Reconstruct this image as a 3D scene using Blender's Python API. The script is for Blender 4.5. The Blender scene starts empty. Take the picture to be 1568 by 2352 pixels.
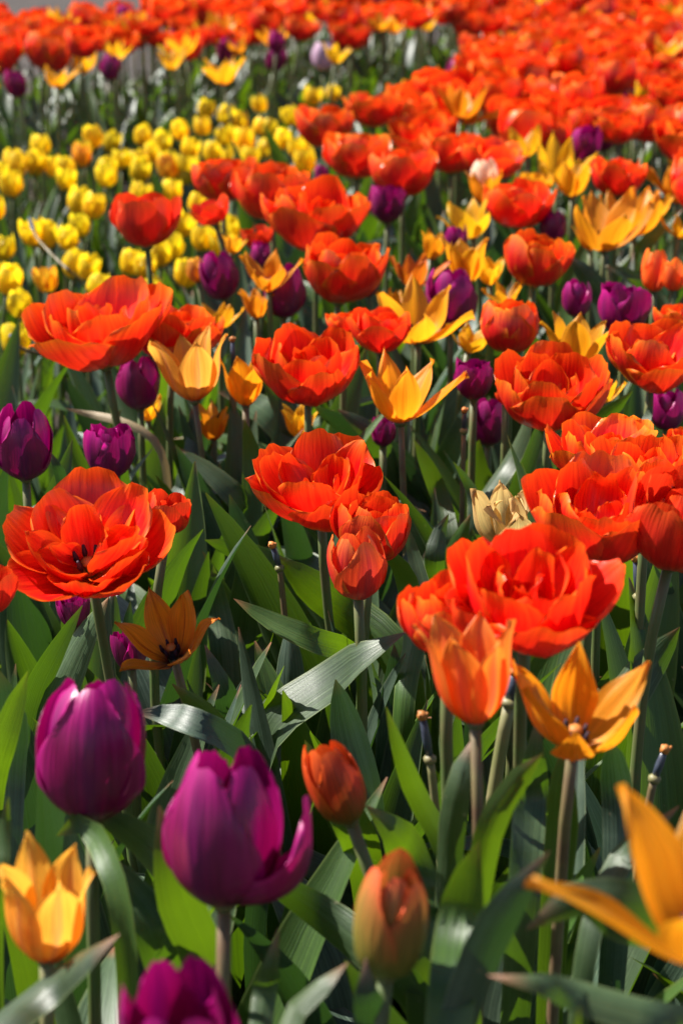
import bpy, math, random
import numpy as np
from mathutils import Vector, Matrix, Euler

# ------------------------------------------------------------------ camera, light
scene = bpy.context.scene
COL = scene.collection
CAM_H, PITCH, LENS = 0.90, math.radians(18.1), 70.0
FPX = LENS / 24.0 * 1568.0            # focal length in units of the 1568 x 2352 picture
cd = bpy.data.cameras.new('camera')
cd.lens = LENS; cd.sensor_fit = 'VERTICAL'; cd.sensor_height = 36; cd.sensor_width = 24
cd.clip_start = 0.02; cd.clip_end = 500
cd.dof.use_dof = True; cd.dof.focus_distance = 1.45; cd.dof.aperture_fstop = 9.5; cd.dof.aperture_blades = 9
cam = bpy.data.objects.new('camera', cd); COL.objects.link(cam)
cam.location = (0, 0, CAM_H); cam.rotation_euler = (math.pi / 2 - PITCH, 0, 0)
scene.camera = cam
scene.render.resolution_x = 682; scene.render.resolution_y = 1024

SUN = Vector((-0.74, 0.26, 0.92)).normalized()
w = bpy.data.worlds.new('World'); scene.world = w; w.use_nodes = True
nt = w.node_tree
sky = nt.nodes.new('ShaderNodeTexSky'); sky.sky_type = 'NISHITA'; sky.sun_disc = False
sky.sun_elevation = math.asin(SUN.z); sky.sun_rotation = math.atan2(SUN.x, SUN.y)
bg = nt.nodes['Background']; bg.inputs['Strength'].default_value = 0.05
nt.links.new(sky.outputs[0], bg.inputs[0])
ld = bpy.data.lights.new('sun', 'SUN'); ld.energy = 5.0; ld.angle = math.radians(0.53); ld.color = (1, .955, .88)
sun = bpy.data.objects.new('sun', ld); COL.objects.link(sun)
sun.rotation_euler = SUN.to_track_quat('Z', 'Y').to_euler(); sun.location = (-3, 2, 5)
scene.view_settings.view_transform = 'Standard'; scene.view_settings.look = 'None'
scene.view_settings.exposure = 1.15; scene.view_settings.gamma = 1.0
try: scene.view_settings.use_curve_mapping = False
except Exception: pass

R = np.random.RandomState
sp, cp = math.sin(PITCH), math.cos(PITCH)
FWD = np.array([0, cp, -sp]); RIGHT = np.array([1., 0, 0]); UP = np.array([0, sp, cp]); CAMP = np.array([0, 0, CAM_H])
def ray(x, y): return FWD + RIGHT * ((x - 784) / FPX) + UP * ((1176 - y) / FPX)
def on_height(x, y, z):
    d = ray(x, y); return CAMP + d * ((z - CAM_H) / d[2])
def on_depth(x, y, Y):
    d = ray(x, y); return CAMP + d * (Y / d[1])
def view(P):
    d = np.asarray(P) - CAMP; f = d @ FWD
    return 784 + FPX * (d @ RIGHT) / f, 1176 - FPX * (d @ UP) / f, f

# ------------------------------------------------------------------ mesh helpers
def mesh_from(name, V, F, uv=None, mats=(), midx=None, loose=False):
    me = bpy.data.meshes.new(name)
    F = np.asarray(F, dtype=np.int32)
    nf, k = F.shape
    me.vertices.add(len(V)); me.vertices.foreach_set('co', np.asarray(V, dtype=np.float32).ravel())
    me.loops.add(nf * k); me.loops.foreach_set('vertex_index', F.ravel())
    me.polygons.add(nf); me.polygons.foreach_set('loop_start', np.arange(0, nf * k, k, dtype=np.int32))
    me.polygons.foreach_set('use_smooth', np.ones(nf, dtype=bool))
    if uv is not None:
        l = me.uv_layers.new(name='UVMap'); l.data.foreach_set('uv', np.asarray(uv, dtype=np.float32)[F.ravel()].ravel())
    for m in mats: me.materials.append(m)
    if midx is not None: me.polygons.foreach_set('material_index', np.asarray(midx, dtype=np.int32))
    me.update(calc_edges=True)
    return me
def grid_faces(nu, nv):
    i = np.arange(nv - 1)[:, None] * nu + np.arange(nu - 1)[None, :]
    i = i.ravel(); return np.stack([i, i + 1, i + 1 + nu, i + nu], 1)
def catmull(xs, ys, x):
    xs = np.asarray(xs, float); ys = np.asarray(ys, float)
    m = np.gradient(ys, xs); i = np.clip(np.searchsorted(xs, x) - 1, 0, len(xs) - 2)
    h = xs[i + 1] - xs[i]; t = (x - xs[i]) / h
    return ((2*t**3-3*t**2+1)*ys[i] + (t**3-2*t**2+t)*h*m[i] + (-2*t**3+3*t**2)*ys[i+1] + (t**3-t**2)*h*m[i+1])
def wob(r, x, y, n=4, f=4.0):
    s = 0
    for k in range(n):
        a, b, p = r.uniform(-f, f), r.uniform(-f * .6, f * .6), r.uniform(0, 6.28)
        s = s + np.sin(a * x + b * y + p) / (1 + .35 * k)
    return s / n
def obj(name, me, parent=None, loc=(0, 0, 0)):
    o = bpy.data.objects.new(name, me); COL.objects.link(o)
    if parent is not None: o.parent = parent
    o.location = loc
    return o
def tag(o, label=None, cat=None, group=None, kind=None):
    if label: o['label'] = label
    if cat: o['category'] = cat
    if group: o['group'] = group
    if kind: o['kind'] = kind
def root(name, loc, label, cat, group=None):
    o = bpy.data.objects.new(name, None); COL.objects.link(o); o.location = loc
    o.empty_display_size = .02
    tag(o, label, cat, group); return o

# ------------------------------------------------------------------ materials
def nodes(m):
    m.use_nodes = True; t = m.node_tree; t.nodes.clear(); return t
def N(t, k, **kw):
    n = t.nodes.new(k)
    for a, b in kw.items(): setattr(n, a, b)
    return n
def math_(t, op, a, b=None, c=None):
    n = N(t, 'ShaderNodeMath', operation=op)
    for i, v in enumerate((a, b, c)):
        if v is None: continue
        if hasattr(v, 'links'): t.links.new(v, n.inputs[i])
        else: n.inputs[i].default_value = v
    return n.outputs[0]
def mixc(t, f, a, b, mode='MIX'):
    n = N(t, 'ShaderNodeMix', data_type='RGBA', blend_type=mode)
    for i, v in ((0, f), (6, a), (7, b)):
        if hasattr(v, 'links'): t.links.new(v, n.inputs[i])
        else: n.inputs[i].default_value = (v if i == 0 else (*v, 1))
    return n.outputs[2]
def ramp(t, f, pts):
    n = N(t, 'ShaderNodeValToRGB'); e = n.color_ramp.elements
    while len(e) < len(pts): e.new(.5)
    for q, (p, c) in zip(e, pts): q.position = p; q.color = (*c, 1) if len(c) == 3 else c
    t.links.new(f, n.inputs[0]); return n.outputs[0]
def leafy_shader(t, col, tcol, rough, trans, bump=None, spec=.5, sheen=0.0):
    out = N(t, 'ShaderNodeOutputMaterial')
    p = N(t, 'ShaderNodeBsdfPrincipled'); tr = N(t, 'ShaderNodeBsdfTranslucent'); mx = N(t, 'ShaderNodeMixShader')
    t.links.new(col, p.inputs['Base Color']); t.links.new(tcol, tr.inputs[0])
    p.inputs['Roughness'].default_value = rough; p.inputs['Specular IOR Level'].default_value = spec
    if sheen:
        p.inputs['Sheen Weight'].default_value = sheen; p.inputs['Sheen Roughness'].default_value = .4
    if bump is not None:
        t.links.new(bump, p.inputs['Normal']); t.links.new(bump, tr.inputs['Normal'])
    mx.inputs[0].default_value = trans
    t.links.new(p.outputs[0], mx.inputs[1]); t.links.new(tr.outputs[0], mx.inputs[2]); t.links.new(mx.outputs[0], out.inputs[0])
def petal_mat(name, mid, edge, base, tmid, rough=.42, trans=.34, base_len=.12, edge_pow=5.0, streak=None, streak_w=.3, blotch=0.0, spec=.5, back=None):
    m = bpy.data.materials.new(name); t = nodes(m)
    uv = N(t, 'ShaderNodeUVMap'); sx = N(t, 'ShaderNodeSeparateXYZ'); t.links.new(uv.outputs[0], sx.inputs[0])
    u, v = sx.outputs[0], sx.outputs[1]
    oi = N(t, 'ShaderNodeObjectInfo')
    cx = N(t, 'ShaderNodeCombineXYZ')
    t.links.new(math_(t, 'MULTIPLY', u, 26), cx.inputs[0]); t.links.new(math_(t, 'MULTIPLY', v, 2.2), cx.inputs[1])
    t.links.new(math_(t, 'MULTIPLY', oi.outputs['Random'], 37), cx.inputs[2])
    ns = N(t, 'ShaderNodeTexNoise'); ns.inputs['Scale'].default_value = 1.0; ns.inputs['Detail'].default_value = 4; t.links.new(cx.outputs[0], ns.inputs[0])
    cx2 = N(t, 'ShaderNodeCombineXYZ')
    t.links.new(math_(t, 'MULTIPLY', u, 3), cx2.inputs[0]); t.links.new(math_(t, 'MULTIPLY', v, 3), cx2.inputs[1])
    t.links.new(math_(t, 'MULTIPLY', oi.outputs['Random'], 91), cx2.inputs[2])
    n2 = N(t, 'ShaderNodeTexNoise'); n2.inputs['Scale'].default_value = 1.0; n2.inputs['Detail'].default_value = 2; t.links.new(cx2.outputs[0], n2.inputs[0])
    au = math_(t, 'ABSOLUTE', math_(t, 'MULTIPLY_ADD', u, 2, -1))
    e = math_(t, 'MAXIMUM', math_(t, 'POWER', au, edge_pow * .8), math_(t, 'POWER', v, edge_pow))
    e = math_(t, 'ADD', e, math_(t, 'MULTIPLY_ADD', ns.outputs[0], .5, -.25))
    e = math_(t, 'ADD', e, math_(t, 'MULTIPLY_ADD', n2.outputs[0], .45, -.27))
    n = N(t, 'ShaderNodeClamp'); t.links.new(e, n.inputs[0]); e = n.outputs[0]
    def chain(mid_, edge_, base_):
        c = mixc(t, e, mid_, edge_)
        if streak:
            s = N(t, 'ShaderNodeMapRange'); s.inputs[1].default_value = 0; s.inputs[2].default_value = streak_w; s.inputs[3].default_value = 1; s.inputs[4].default_value = 0
            t.links.new(math_(t, 'ADD', au, math_(t, 'MULTIPLY_ADD', ns.outputs[0], .5, -.25)), s.inputs[0])
            k = math_(t, 'MULTIPLY', s.outputs[0], math_(t, 'SUBTRACT', 1.0, math_(t, 'POWER', v, 4)))
            c = mixc(t, math_(t, 'MULTIPLY', k, .85), c, streak)
        b = N(t, 'ShaderNodeMapRange'); b.inputs[1].default_value = base_len * .3; b.inputs[2].default_value = base_len * 1.6; b.inputs[3].default_value = 1; b.inputs[4].default_value = 0
        t.links.new(math_(t, 'ADD', v, math_(t, 'MULTIPLY_ADD', ns.outputs[0], .16, -.08)), b.inputs[0])
        c = mixc(t, b.outputs[0], c, base_)
        if blotch:
            k = N(t, 'ShaderNodeMapRange'); k.inputs[1].default_value = .56; k.inputs[2].default_value = .7; t.links.new(n2.outputs[0], k.inputs[0])
            c = mixc(t, math_(t, 'MULTIPLY', k.outputs[0], blotch), c, (.34, .20, .08))
        g = math_(t, 'MULTIPLY_ADD', ns.outputs[0], .9, .55)
        g = math_(t, 'MULTIPLY', g, math_(t, 'MULTIPLY_ADD', oi.outputs['Random'], .26, .87))
        vm = N(t, 'ShaderNodeVectorMath', operation='SCALE'); t.links.new(c, vm.inputs[0]); t.links.new(g, vm.inputs[3])
        c = mixc(t, 1.0, vm.outputs[0], oi.outputs['Color'], 'MULTIPLY')
        return c
    c1 = chain(mid, edge, base)
    c2 = chain(tmid, tuple(.5 * a + .5 * b for a, b in zip(edge, tmid)), base)
    if back:      # outer face of the petal
        gm = N(t, 'ShaderNodeNewGeometry'); c1 = mixc(t, math_(t, 'MULTIPLY', gm.outputs['Backfacing'], .6), c1, chain(back, edge, base))
    bp = N(t, 'ShaderNodeBump'); bp.inputs['Strength'].default_value = .45; bp.inputs['Distance'].default_value = .0012
    t.links.new(ns.outputs[0], bp.inputs['Height'])
    leafy_shader(t, c1, c2, rough, trans, bp.outputs[0], spec, 0)
    return m

M = {}
M['red'] = petal_mat('petal_orange_red', (.82, .009, .008), (.95, .22, .012), (.92, .36, .02), (.98, .026, .008), base_len=.14, edge_pow=6.5, back=(.80, .012, .016), rough=.30, spec=.6, trans=.26)
M['scarlet'] = petal_mat('petal_scarlet', (.80, .010, .014), (.90, .10, .012), (.90, .34, .02), (.95, .03, .012), base_len=.10, edge_pow=4, rough=.30, spec=.6, trans=.26)
M['orange'] = petal_mat('petal_orange', (.90, .36, .008), (.93, .45, .02), (.50, .06, .01), (1.0, .38, .01), base_len=.10, edge_pow=4, rough=.42, trans=.5)
M['deep'] = petal_mat('petal_deep_orange', (.84, .20, .012), (.90, .28, .02), (.10, .02, .02), (.95, .26, .01), base_len=.16, edge_pow=4, trans=.42, streak=(.55, .07, .01), streak_w=.12)
M['amber'] = petal_mat('petal_amber', (.90, .38, .008), (.93, .48, .03), (.70, .16, .01), (1.0, .44, .01), base_len=.1, edge_pow=4, rough=.42, trans=.5)
M['apricot'] = petal_mat('petal_apricot', (.88, .34, .035), (.92, .46, .07), (.70, .10, .01), (1.0, .40, .05), base_len=.16, edge_pow=3, rough=.5, trans=.5, streak=(.85, .30, .10), streak_w=.25)
M['coral'] = petal_mat('petal_coral_orange', (.88, .15, .025), (.93, .27, .04), (.75, .13, .02), (1.0, .20, .02), base_len=.14, edge_pow=3, rough=.4, streak=(.85, .10, .05), streak_w=.35, trans=.5)
M['purple'] = petal_mat('petal_purple', (.20, .001, .068), (.42, .006, .18), (.09, .001, .03), (.34, .002, .085), base_len=.12, edge_pow=3.2, rough=.31, trans=.24, streak=(.16, .002, .10), streak_w=.3, spec=.6)
M['yellow'] = petal_mat('petal_yellow', (.92, .68, .008), (.95, .76, .05), (.55, .58, .05), (1.0, .74, .01), base_len=.16, edge_pow=5, rough=.45, trans=.5)
M['flamed'] = petal_mat('petal_yellow_red_flame', (.90, .60, .02), (.85, .15, .02), (.9, .6, .05), (1.0, .55, .03), base_len=.16, edge_pow=3.4, rough=.45, trans=.45, streak=(.80, .16, .02), streak_w=.10)
M['bud'] = petal_mat('petal_bud_green_orange', (.50, .16, .035), (.80, .11, .03), (.17, .20, .025), (.60, .22, .03), base_len=.55, edge_pow=4, rough=.42, trans=.22, streak=(.24, .20, .04), streak_w=.75)
M['bud_red'] = petal_mat('petal_bud_orange_red', (.74, .045, .012), (.88, .15, .015), (.20, .15, .02), (.85, .09, .015), base_len=.36, edge_pow=4, rough=.4, trans=.22, streak=(.40, .09, .015), streak_w=.5)
M['pale'] = petal_mat('petal_pale_lilac', (.62, .50, .56), (.70, .60, .62), (.5, .5, .35), (.7, .6, .65), base_len=.16)
M['pinkball'] = petal_mat('petal_red_pink_flush', (.80, .040, .028), (.92, .22, .03), (.75, .30, .05), (.9, .08, .02), base_len=.08, edge_pow=4, streak=(.62, .02, .05), streak_w=.35, rough=.3, trans=.3, spec=.6)
M['cream'] = petal_mat('petal_cream', (.85, .62, .42), (.90, .70, .50), (.6, .5, .25), (.9, .65, .4), base_len=.16)
M['withered'] = petal_mat('petal_withered_papery', (.72, .50, .26), (.62, .32, .12), (.75, .45, .08), (.85, .60, .25), base_len=.2, edge_pow=2, rough=.6, trans=.4, blotch=.7)

def leaf_mat(name, a, b, tcol, edge, trans=.34):
    m = bpy.data.materials.new(name); t = nodes(m)
    uv = N(t, 'ShaderNodeUVMap'); sx = N(t, 'ShaderNodeSeparateXYZ'); t.links.new(uv.outputs[0], sx.inputs[0])
    u, v = sx.outputs[0], sx.outputs[1]; oi = N(t, 'ShaderNodeObjectInfo')
    cx = N(t, 'ShaderNodeCombineXYZ')
    t.links.new(math_(t, 'MULTIPLY', u, 34), cx.inputs[0]); t.links.new(math_(t, 'MULTIPLY', v, 1.6), cx.inputs[1]); t.links.new(math_(t, 'MULTIPLY', oi.outputs['Random'], 53), cx.inputs[2])
    ns = N(t, 'ShaderNodeTexNoise'); ns.inputs['Detail'].default_value = 3; ns.inputs['Scale'].default_value = 1; t.links.new(cx.outputs[0], ns.inputs[0])
    tc = N(t, 'ShaderNodeTexCoord'); n2 = N(t, 'ShaderNodeTexNoise'); n2.inputs['Scale'].default_value = 45; n2.inputs['Detail'].default_value = 5; n2.inputs['Roughness'].default_value = .7; t.links.new(tc.outputs['Object'], n2.inputs[0])
    n3 = N(t, 'ShaderNodeTexNoise'); n3.inputs['Scale'].default_value = 900; n3.inputs['Detail'].default_value = 2; t.links.new(tc.outputs['Object'], n3.inputs[0])
    f = math_(t, 'ADD', math_(t, 'MULTIPLY', ns.outputs[0], .6), math_(t, 'MULTIPLY', n2.outputs[0], .4))
    mr = N(t, 'ShaderNodeMapRange'); mr.inputs[1].default_value = .36; mr.inputs[2].default_value = .64; t.links.new(f, mr.inputs[0])
    c = mixc(t, mr.outputs[0], a, b)
    au = math_(t, 'ABSOLUTE', math_(t, 'MULTIPLY_ADD', u, 2, -1))
    eg = N(t, 'ShaderNodeMapRange'); eg.inputs[1].default_value = .90; eg.inputs[2].default_value = .99; t.links.new(au, eg.inputs[0])
    c = mixc(t, math_(t, 'MULTIPLY', eg.outputs[0], .6), c, edge)
    tp = N(t, 'ShaderNodeMapRange'); tp.inputs[1].default_value = .965; tp.inputs[2].default_value = 1.0; t.links.new(v, tp.inputs[0])
    c = mixc(t, math_(t, 'MULTIPLY', tp.outputs[0], .8), c, (.35, .12, .06))
    # a few dry specks
    n4 = N(t, 'ShaderNodeTexNoise'); n4.inputs['Scale'].default_value = 160; n4.inputs['Detail'].default_value = 2; t.links.new(tc.outputs['Object'], n4.inputs[0])
    sk = N(t, 'ShaderNodeMapRange'); sk.inputs[1].default_value = .73; sk.inputs[2].default_value = .78; t.links.new(n4.outputs[0], sk.inputs[0])
    c = mixc(t, math_(t, 'MULTIPLY', sk.outputs[0], .7), c, (.30, .27, .16))
    g = math_(t, 'MULTIPLY_ADD', oi.outputs['Random'], .5, .75)
    g = math_(t, 'MULTIPLY', g, math_(t, 'MULTIPLY_ADD', ns.outputs[0], .9, .55))
    vm = N(t, 'ShaderNodeVectorMath', operation='SCALE'); t.links.new(c, vm.inputs[0]); t.links.new(g, vm.inputs[3])
    c = mixc(t, 1.0, vm.outputs[0], oi.outputs['Color'], 'MULTIPLY')
    tcn = mixc(t, mr.outputs[0], tcol, tuple(x * .75 for x in tcol))
    h = math_(t, 'ADD', ns.outputs[0], math_(t, 'MULTIPLY', n3.outputs[0], .25))
    bp = N(t, 'ShaderNodeBump'); bp.inputs['Strength'].default_value = .35; bp.inputs['Distance'].default_value = .0012; t.links.new(h, bp.inputs['Height'])
    leafy_shader(t, c, tcn, .46, trans, bp.outputs[0], .8, .0)
    return m
M['leaf'] = leaf_mat('leaf_glaucous_green', (.018, .042, .013), (.074, .118, .052), (.12, .25, .005), (.20, .25, .09), .26)
M['leaf_fresh'] = leaf_mat('leaf_fresh_green', (.022, .060, .008), (.058, .120, .018), (.19, .35, .005), (.20, .26, .06), .30)
M['leaf_blue'] = leaf_mat('leaf_blue_green', (.018, .042, .025), (.082, .128, .084), (.06, .16, .015), (.17, .22, .12), .18)
M['leaf_dry'] = leaf_mat('leaf_dry_tan', (.30, .22, .12), (.42, .33, .19), (.35, .25, .10), (.45, .36, .2), .2)
def plain(name, col, rough=.6, noise=None, scale=60, bump=0):
    m = bpy.data.materials.new(name); t = nodes(m); out = N(t, 'ShaderNodeOutputMaterial'); p = N(t, 'ShaderNodeBsdfPrincipled')
    p.inputs['Roughness'].default_value = rough
    tc = N(t, 'ShaderNodeTexCoord'); ns = N(t, 'ShaderNodeTexNoise'); ns.inputs['Scale'].default_value = scale; ns.inputs['Detail'].default_value = 6; t.links.new(tc.outputs['Object'], ns.inputs[0])
    mr = N(t, 'ShaderNodeMapRange'); mr.inputs[1].default_value = .35; mr.inputs[2].default_value = .65; t.links.new(ns.outputs[0], mr.inputs[0])
    c = mixc(t, mr.outputs[0], col, noise or tuple(x * .6 for x in col)); t.links.new(c, p.inputs['Base Color'])
    if bump:
        b = N(t, 'ShaderNodeBump'); b.inputs['Strength'].default_value = 1; b.inputs['Distance'].default_value = bump; t.links.new(ns.outputs[0], b.inputs['Height']); t.links.new(b.outputs[0], p.inputs['Normal'])
    t.links.new(p.outputs[0], out.inputs[0]); return m
M['stem'] = plain('stem_green', (.085, .135, .038), .45, (.13, .12, .05), 40)
M['stem_brown'] = plain('stem_purplish_brown', (.13, .075, .045), .45, (.17, .14, .06), 40)
M['stem_pale'] = plain('stem_pale_dry', (.24, .20, .10), .5, (.16, .17, .06), 40)
M['pistil'] = plain('pistil_yellow_green', (.34, .36, .10), .5)
M['pistil_dark'] = plain('pistil_blue_black', (.030, .035, .055), .3, (.06, .075, .11), 90)
M['stigma'] = plain('stigma_orange', (.62, .22, .04), .6)
M['anther'] = plain('anther_dark_purple', (.035, .012, .03), .7)
M['soil'] = plain('soil_dark', (.055, .038, .026), .95, (.022, .016, .012), 30, .01)
M['clod'] = plain('soil_clod', (.060, .042, .030), .95, (.028, .020, .014), 80, .004)
M['path'] = plain('path_gravel_grey_brown', (.060, .044, .034), .95, (.028, .022, .020), 14, .006)

# ------------------------------------------------------------------ petals and blooms
PROF = {
 'round':   ([0, .12, .32, .58, .80, .93, 1], [.24, .46, .80, 1.0, 1.0, .90, .78], .26, 2.6),
 'broad':   ([0, .12, .32, .58, .80, .93, 1], [.25, .52, .86, 1.0, 1.0, .92, .80], .24, 2.4),
 'egg':     ([0, .10, .30, .55, .80, .93, 1], [.36, .62, .93, 1.0, .86, .66, .50], .26, 2.2),
 'point':   ([0, .12, .32, .55, .78, .92, 1], [.28, .48, .82, 1.0, .72, .33, .03], 0.03, 2.0),
 'lance':   ([0, .12, .32, .55, .78, .92, 1], [.30, .50, .86, 1.0, .62, .26, .02], 0.02, 2.0),
}
def petal(r, L, W, th, cup=1.0, prof='round', ruffle=.03, ragged=.03, nu=9, nv=13, az=0, rb=.003, warp=.03, curl=0, side=0):
    pv, pw, k, pp = PROF[prof]
    u = np.linspace(-1, 1, nu); v = np.linspace(0, 1, nv)
    U, Vv = np.meshgrid(u, v)
    T = np.linspace(0, 1, 61)
    th_t = np.radians(catmull([0, .28, .65, 1], th, T)) + curl * np.clip(T - .85, 0, 1) ** 1 * 12
    ds = L / 60
    rr = rb + np.concatenate([[0], np.cumsum(np.sin(th_t[:-1]) * ds)]); zz = np.concatenate([[0], np.cumsum(np.cos(th_t[:-1]) * ds)])
    tipn = 1 - k * np.abs(U) ** pp + ragged * (wob(r, U * 3, U * 0, 4, 5) + .35 * wob(r, U * 8, U * 0, 3, 5))
    S = Vv * tipn
    S = np.clip(S, 0, 1)
    rS = np.interp(S, T, rr); zS = np.interp(S, T, zz); tS = np.interp(S, T, th_t)
    wv = W / 2 * np.clip(catmull(pv, pw, Vv), 0.01, 2)
    Rc = cup * np.maximum(rS * .9 + .15 * L, .28 * L)
    phi = np.clip(U * wv / Rc, -2.2, 2.2)
    lat = Rc * np.sin(phi); inw = Rc * (1 - np.cos(phi))
    edge = (np.abs(U) ** 1.6 * .7 + Vv ** 5 * .6) * Vv ** 1.3
    inw = inw + ruffle * L * edge * wob(r, U * 3.2, Vv * 3.5, 5, 3.5) * 2.2
    inw = inw + warp * L * Vv * wob(r, U, Vv, 3, 2.6) * 2
    inw = inw - .018 * L * np.exp(-(U / .14) ** 2) * np.sin(np.pi * np.clip(Vv, 0, 1)) * 1.0
    inw = inw + .010 * L * (np.cos(U * 15 + r.uniform(0, 6)) + .6 * np.cos(U * 27 + r.uniform(0, 6))) * Vv * (1 - .4 * Vv)
    lat = lat + side * L * Vv ** 2
    X = rS - np.cos(tS) * inw; Z = zS + np.sin(tS) * inw; Y = lat
    c, s = math.cos(az), math.sin(az)
    P = np.stack([X * c - Y * s, X * s + Y * c, Z], -1).reshape(-1, 3)
    uv = np.stack([(U + 1) / 2, Vv], -1).reshape(-1, 2)
    F = grid_faces(nu, nv)[:, ::-1]
    return P, F, uv

def ring(r, out, n, off, L, W, th, jit=8, **kw):
    for i in range(n):
        az = off + 2 * math.pi * i / n + r.uniform(-.13, .13)
        t = [a + r.uniform(-jit, jit) * (.3 + .35 * j) for j, a in enumerate(th)]
        kk = dict(kw); kk['warp'] = kk.get('warp', .03) * r.uniform(.6, 1.5)
        out.append(petal(r, L * r.uniform(.92, 1.08), W * r.uniform(.9, 1.1), t, az=az, **kk))
def bloom(kind, seed, op=.5, res=1.0):
    """petals of one bloom, stem end at the origin, opening upwards (unit is a metre, about life size)"""
    r = R(seed); P = []; nu, nv = (max(5, int(9 * res)) | 1), max(6, int(14 * res))
    g = dict(nu=nu, nv=nv); o = r.uniform(0, 6.28)
    if kind == 'double':
        e = op
        ring(r, P, 6, o, .068, .062, [84, 50 + 20 * e, 6 + 44 * e, -16 + 52 * e], 8, cup=.92, prof='round', ruffle=.046, ragged=.085, warp=.042, rb=.004, **g)
        ring(r, P, 5, o + .5, .063, .055, [74, 38 + 18 * e, 0 + 36 * e, -18 + 42 * e], 10, cup=.85, prof='round', ruffle=.055, ragged=.085, warp=.05, rb=.002, **g)
        ring(r, P, 3, o + .2, .050, .045, [52, 22 + 14 * e, -6 + 26 * e, -26 + 34 * e], 15, cup=.72, prof='round', ruffle=.055, ragged=.07, warp=.06, rb=.002, **g)
        ring(r, P, 2 + (seed % 2), o + 1.1, .037, .026, [25, 10 + 12 * e, -4 + 14 * e, 5], 24, cup=.62, prof='round', ruffle=.10, ragged=.10, warp=.10, rb=.001, side=.12 * (seed % 3 - 1), **g)
    elif kind == 'bowl':            # half double: big cupped outer petals, a loose heart
        ring(r, P, 5, o, .070, .068, [86, 56 + 16 * op, 22 + 36 * op, -6 + 40 * op], 10, cup=.80, prof='broad', ruffle=.045, ragged=.08, warp=.05, rb=.004, **g)
        ring(r, P, 5, o + .6, .066, .058, [78, 44 + 18 * op, 10 + 34 * op, -14 + 40 * op], 13, cup=.74, prof='round', ruffle=.042, ragged=.07, warp=.055, rb=.003, **g)
        ring(r, P, 3, o + .2, .052, .042, [60, 30 + 14 * op, 0 + 24 * op, -30 + 34 * op], 22, cup=.62, prof='round', ruffle=.07, ragged=.08, warp=.09, rb=.002, **g)
        ring(r, P, 2, o + 1.4, .040, .022, [30, 26, 10, 10], 28, cup=.55, prof='round', ruffle=.10, ragged=.12, warp=.14, rb=.001, side=.15, **g)
    elif kind == 'single_open':     # broad petals, few of them, open like a bowl
        ring(r, P, 3, o, .066, .062, [84, 46 + 20 * op, 4 + 36 * op, -14 + 46 * op], 7, cup=.9, prof='broad', ruffle=.03, ragged=.05, **g)
        ring(r, P, 3, o + 1.05, .064, .058, [78, 40 + 18 * op, 0 + 34 * op, -14 + 42 * op], 7, cup=.9, prof='broad', ruffle=.03, ragged=.05, **g)
        ring(r, P, 3, o + .5, .048, .036, [45, 22 + 18 * op, 4 + 22 * op, -8 + 30 * op], 16, cup=.8, prof='round', ruffle=.06, ragged=.08, **g)
    elif kind == 'egg':
        ring(r, P, 3, o + 1.05, .080, .058, [80, 20 + 8 * op, -4 + 9 * op, -40 + 46 * op], 2.5, cup=.86, prof='egg', ruffle=.012, ragged=.035, warp=.012, rb=.002, **g)
        ring(r, P, 3, o, .080, .064, [84, 24 + 8 * op, -3 + 9 * op, -36 + 50 * op], 2.5, cup=.94, prof='egg', ruffle=.018, ragged=.035, warp=.014, rb=.004, **g)
    elif kind == 'egg_split':       # closed, but one outer petal stands off to the +X side
        ring(r, P, 3, 1.05, .080, .056, [80, 20, -4, -36], 2.5, cup=.86, prof='egg', ruffle=.014, ragged=.04, warp=.012, rb=.002, **g)
        for a_ in (2.09, 4.19): P.append(petal(r, .080, .064, [84, 26, -2, -26], cup=.94, prof='egg', ruffle=.02, ragged=.04, warp=.02, rb=.004, az=a_, **g))
        P.append(petal(r, .078, .050, [88, 60, 4, -12], cup=.55, prof='egg', ruffle=.02, ragged=.03, warp=.02, rb=.004, az=-.25, **g))
    elif kind == 'ragged':          # purple double, petals loose and notched
        ring(r, P, 4, o, .062, .050, [80, 34 + 14 * op, 2 + 20 * op, -14 + 26 * op], 7, cup=.85, prof='round', ruffle=.05, ragged=.12, warp=.04, **g)
        ring(r, P, 4, o + .7, .060, .046, [70, 28 + 12 * op, 0 + 16 * op, -10 + 20 * op], 9, cup=.8, prof='round', ruffle=.06, ragged=.13, warp=.05, rb=.002, **g)
        ring(r, P, 3, o + .3, .055, .036, [45, 18, 2, 0], 12, cup=.7, prof='round', ruffle=.08, ragged=.14, warp=.06, rb=.002, **g)
    elif kind == 'lily':
        ring(r, P, 3, o, .080, .033, [66, 24 + 26 * op, 4 + 40 * op, 34 + 70 * op], 10, cup=.80, prof='point', ruffle=.03, ragged=.01, warp=.045, **g)
        ring(r, P, 3, o + 1.05, .077, .038, [62, 20 + 24 * op, 0 + 34 * op, 24 + 56 * op], 10, cup=.85, prof='point', ruffle=.03, ragged=.01, warp=.045, rb=.002, **g)
    elif kind == 'star':
        ring(r, P, 3, o, .078, .031, [74, 46, 18 + 34 * op, 16 + 62 * op], 17, cup=.75, prof='lance', ruffle=.045, ragged=.01, warp=.06, **g)
        ring(r, P, 3, o + 1.05, .074, .035, [68, 38, 8 + 28 * op, 4 + 46 * op], 17, cup=.80, prof='lance', ruffle=.045, ragged=.01, warp=.06, rb=.002, **g)
    elif kind == 'bud':
        ring(r, P, 3, o + 1.05, .066, .046, [66, 15, -7, -30], 1.0, cup=.62, prof='egg', ruffle=.004, ragged=.02, warp=.006, rb=.002, **g)
        ring(r, P, 3, o, .067, .050, [70, 17, -6, -30], 1.0, cup=.68, prof='egg', ruffle=.005, ragged=.02, warp=.008, rb=.004, **g)
    elif kind == 'small_egg':
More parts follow.
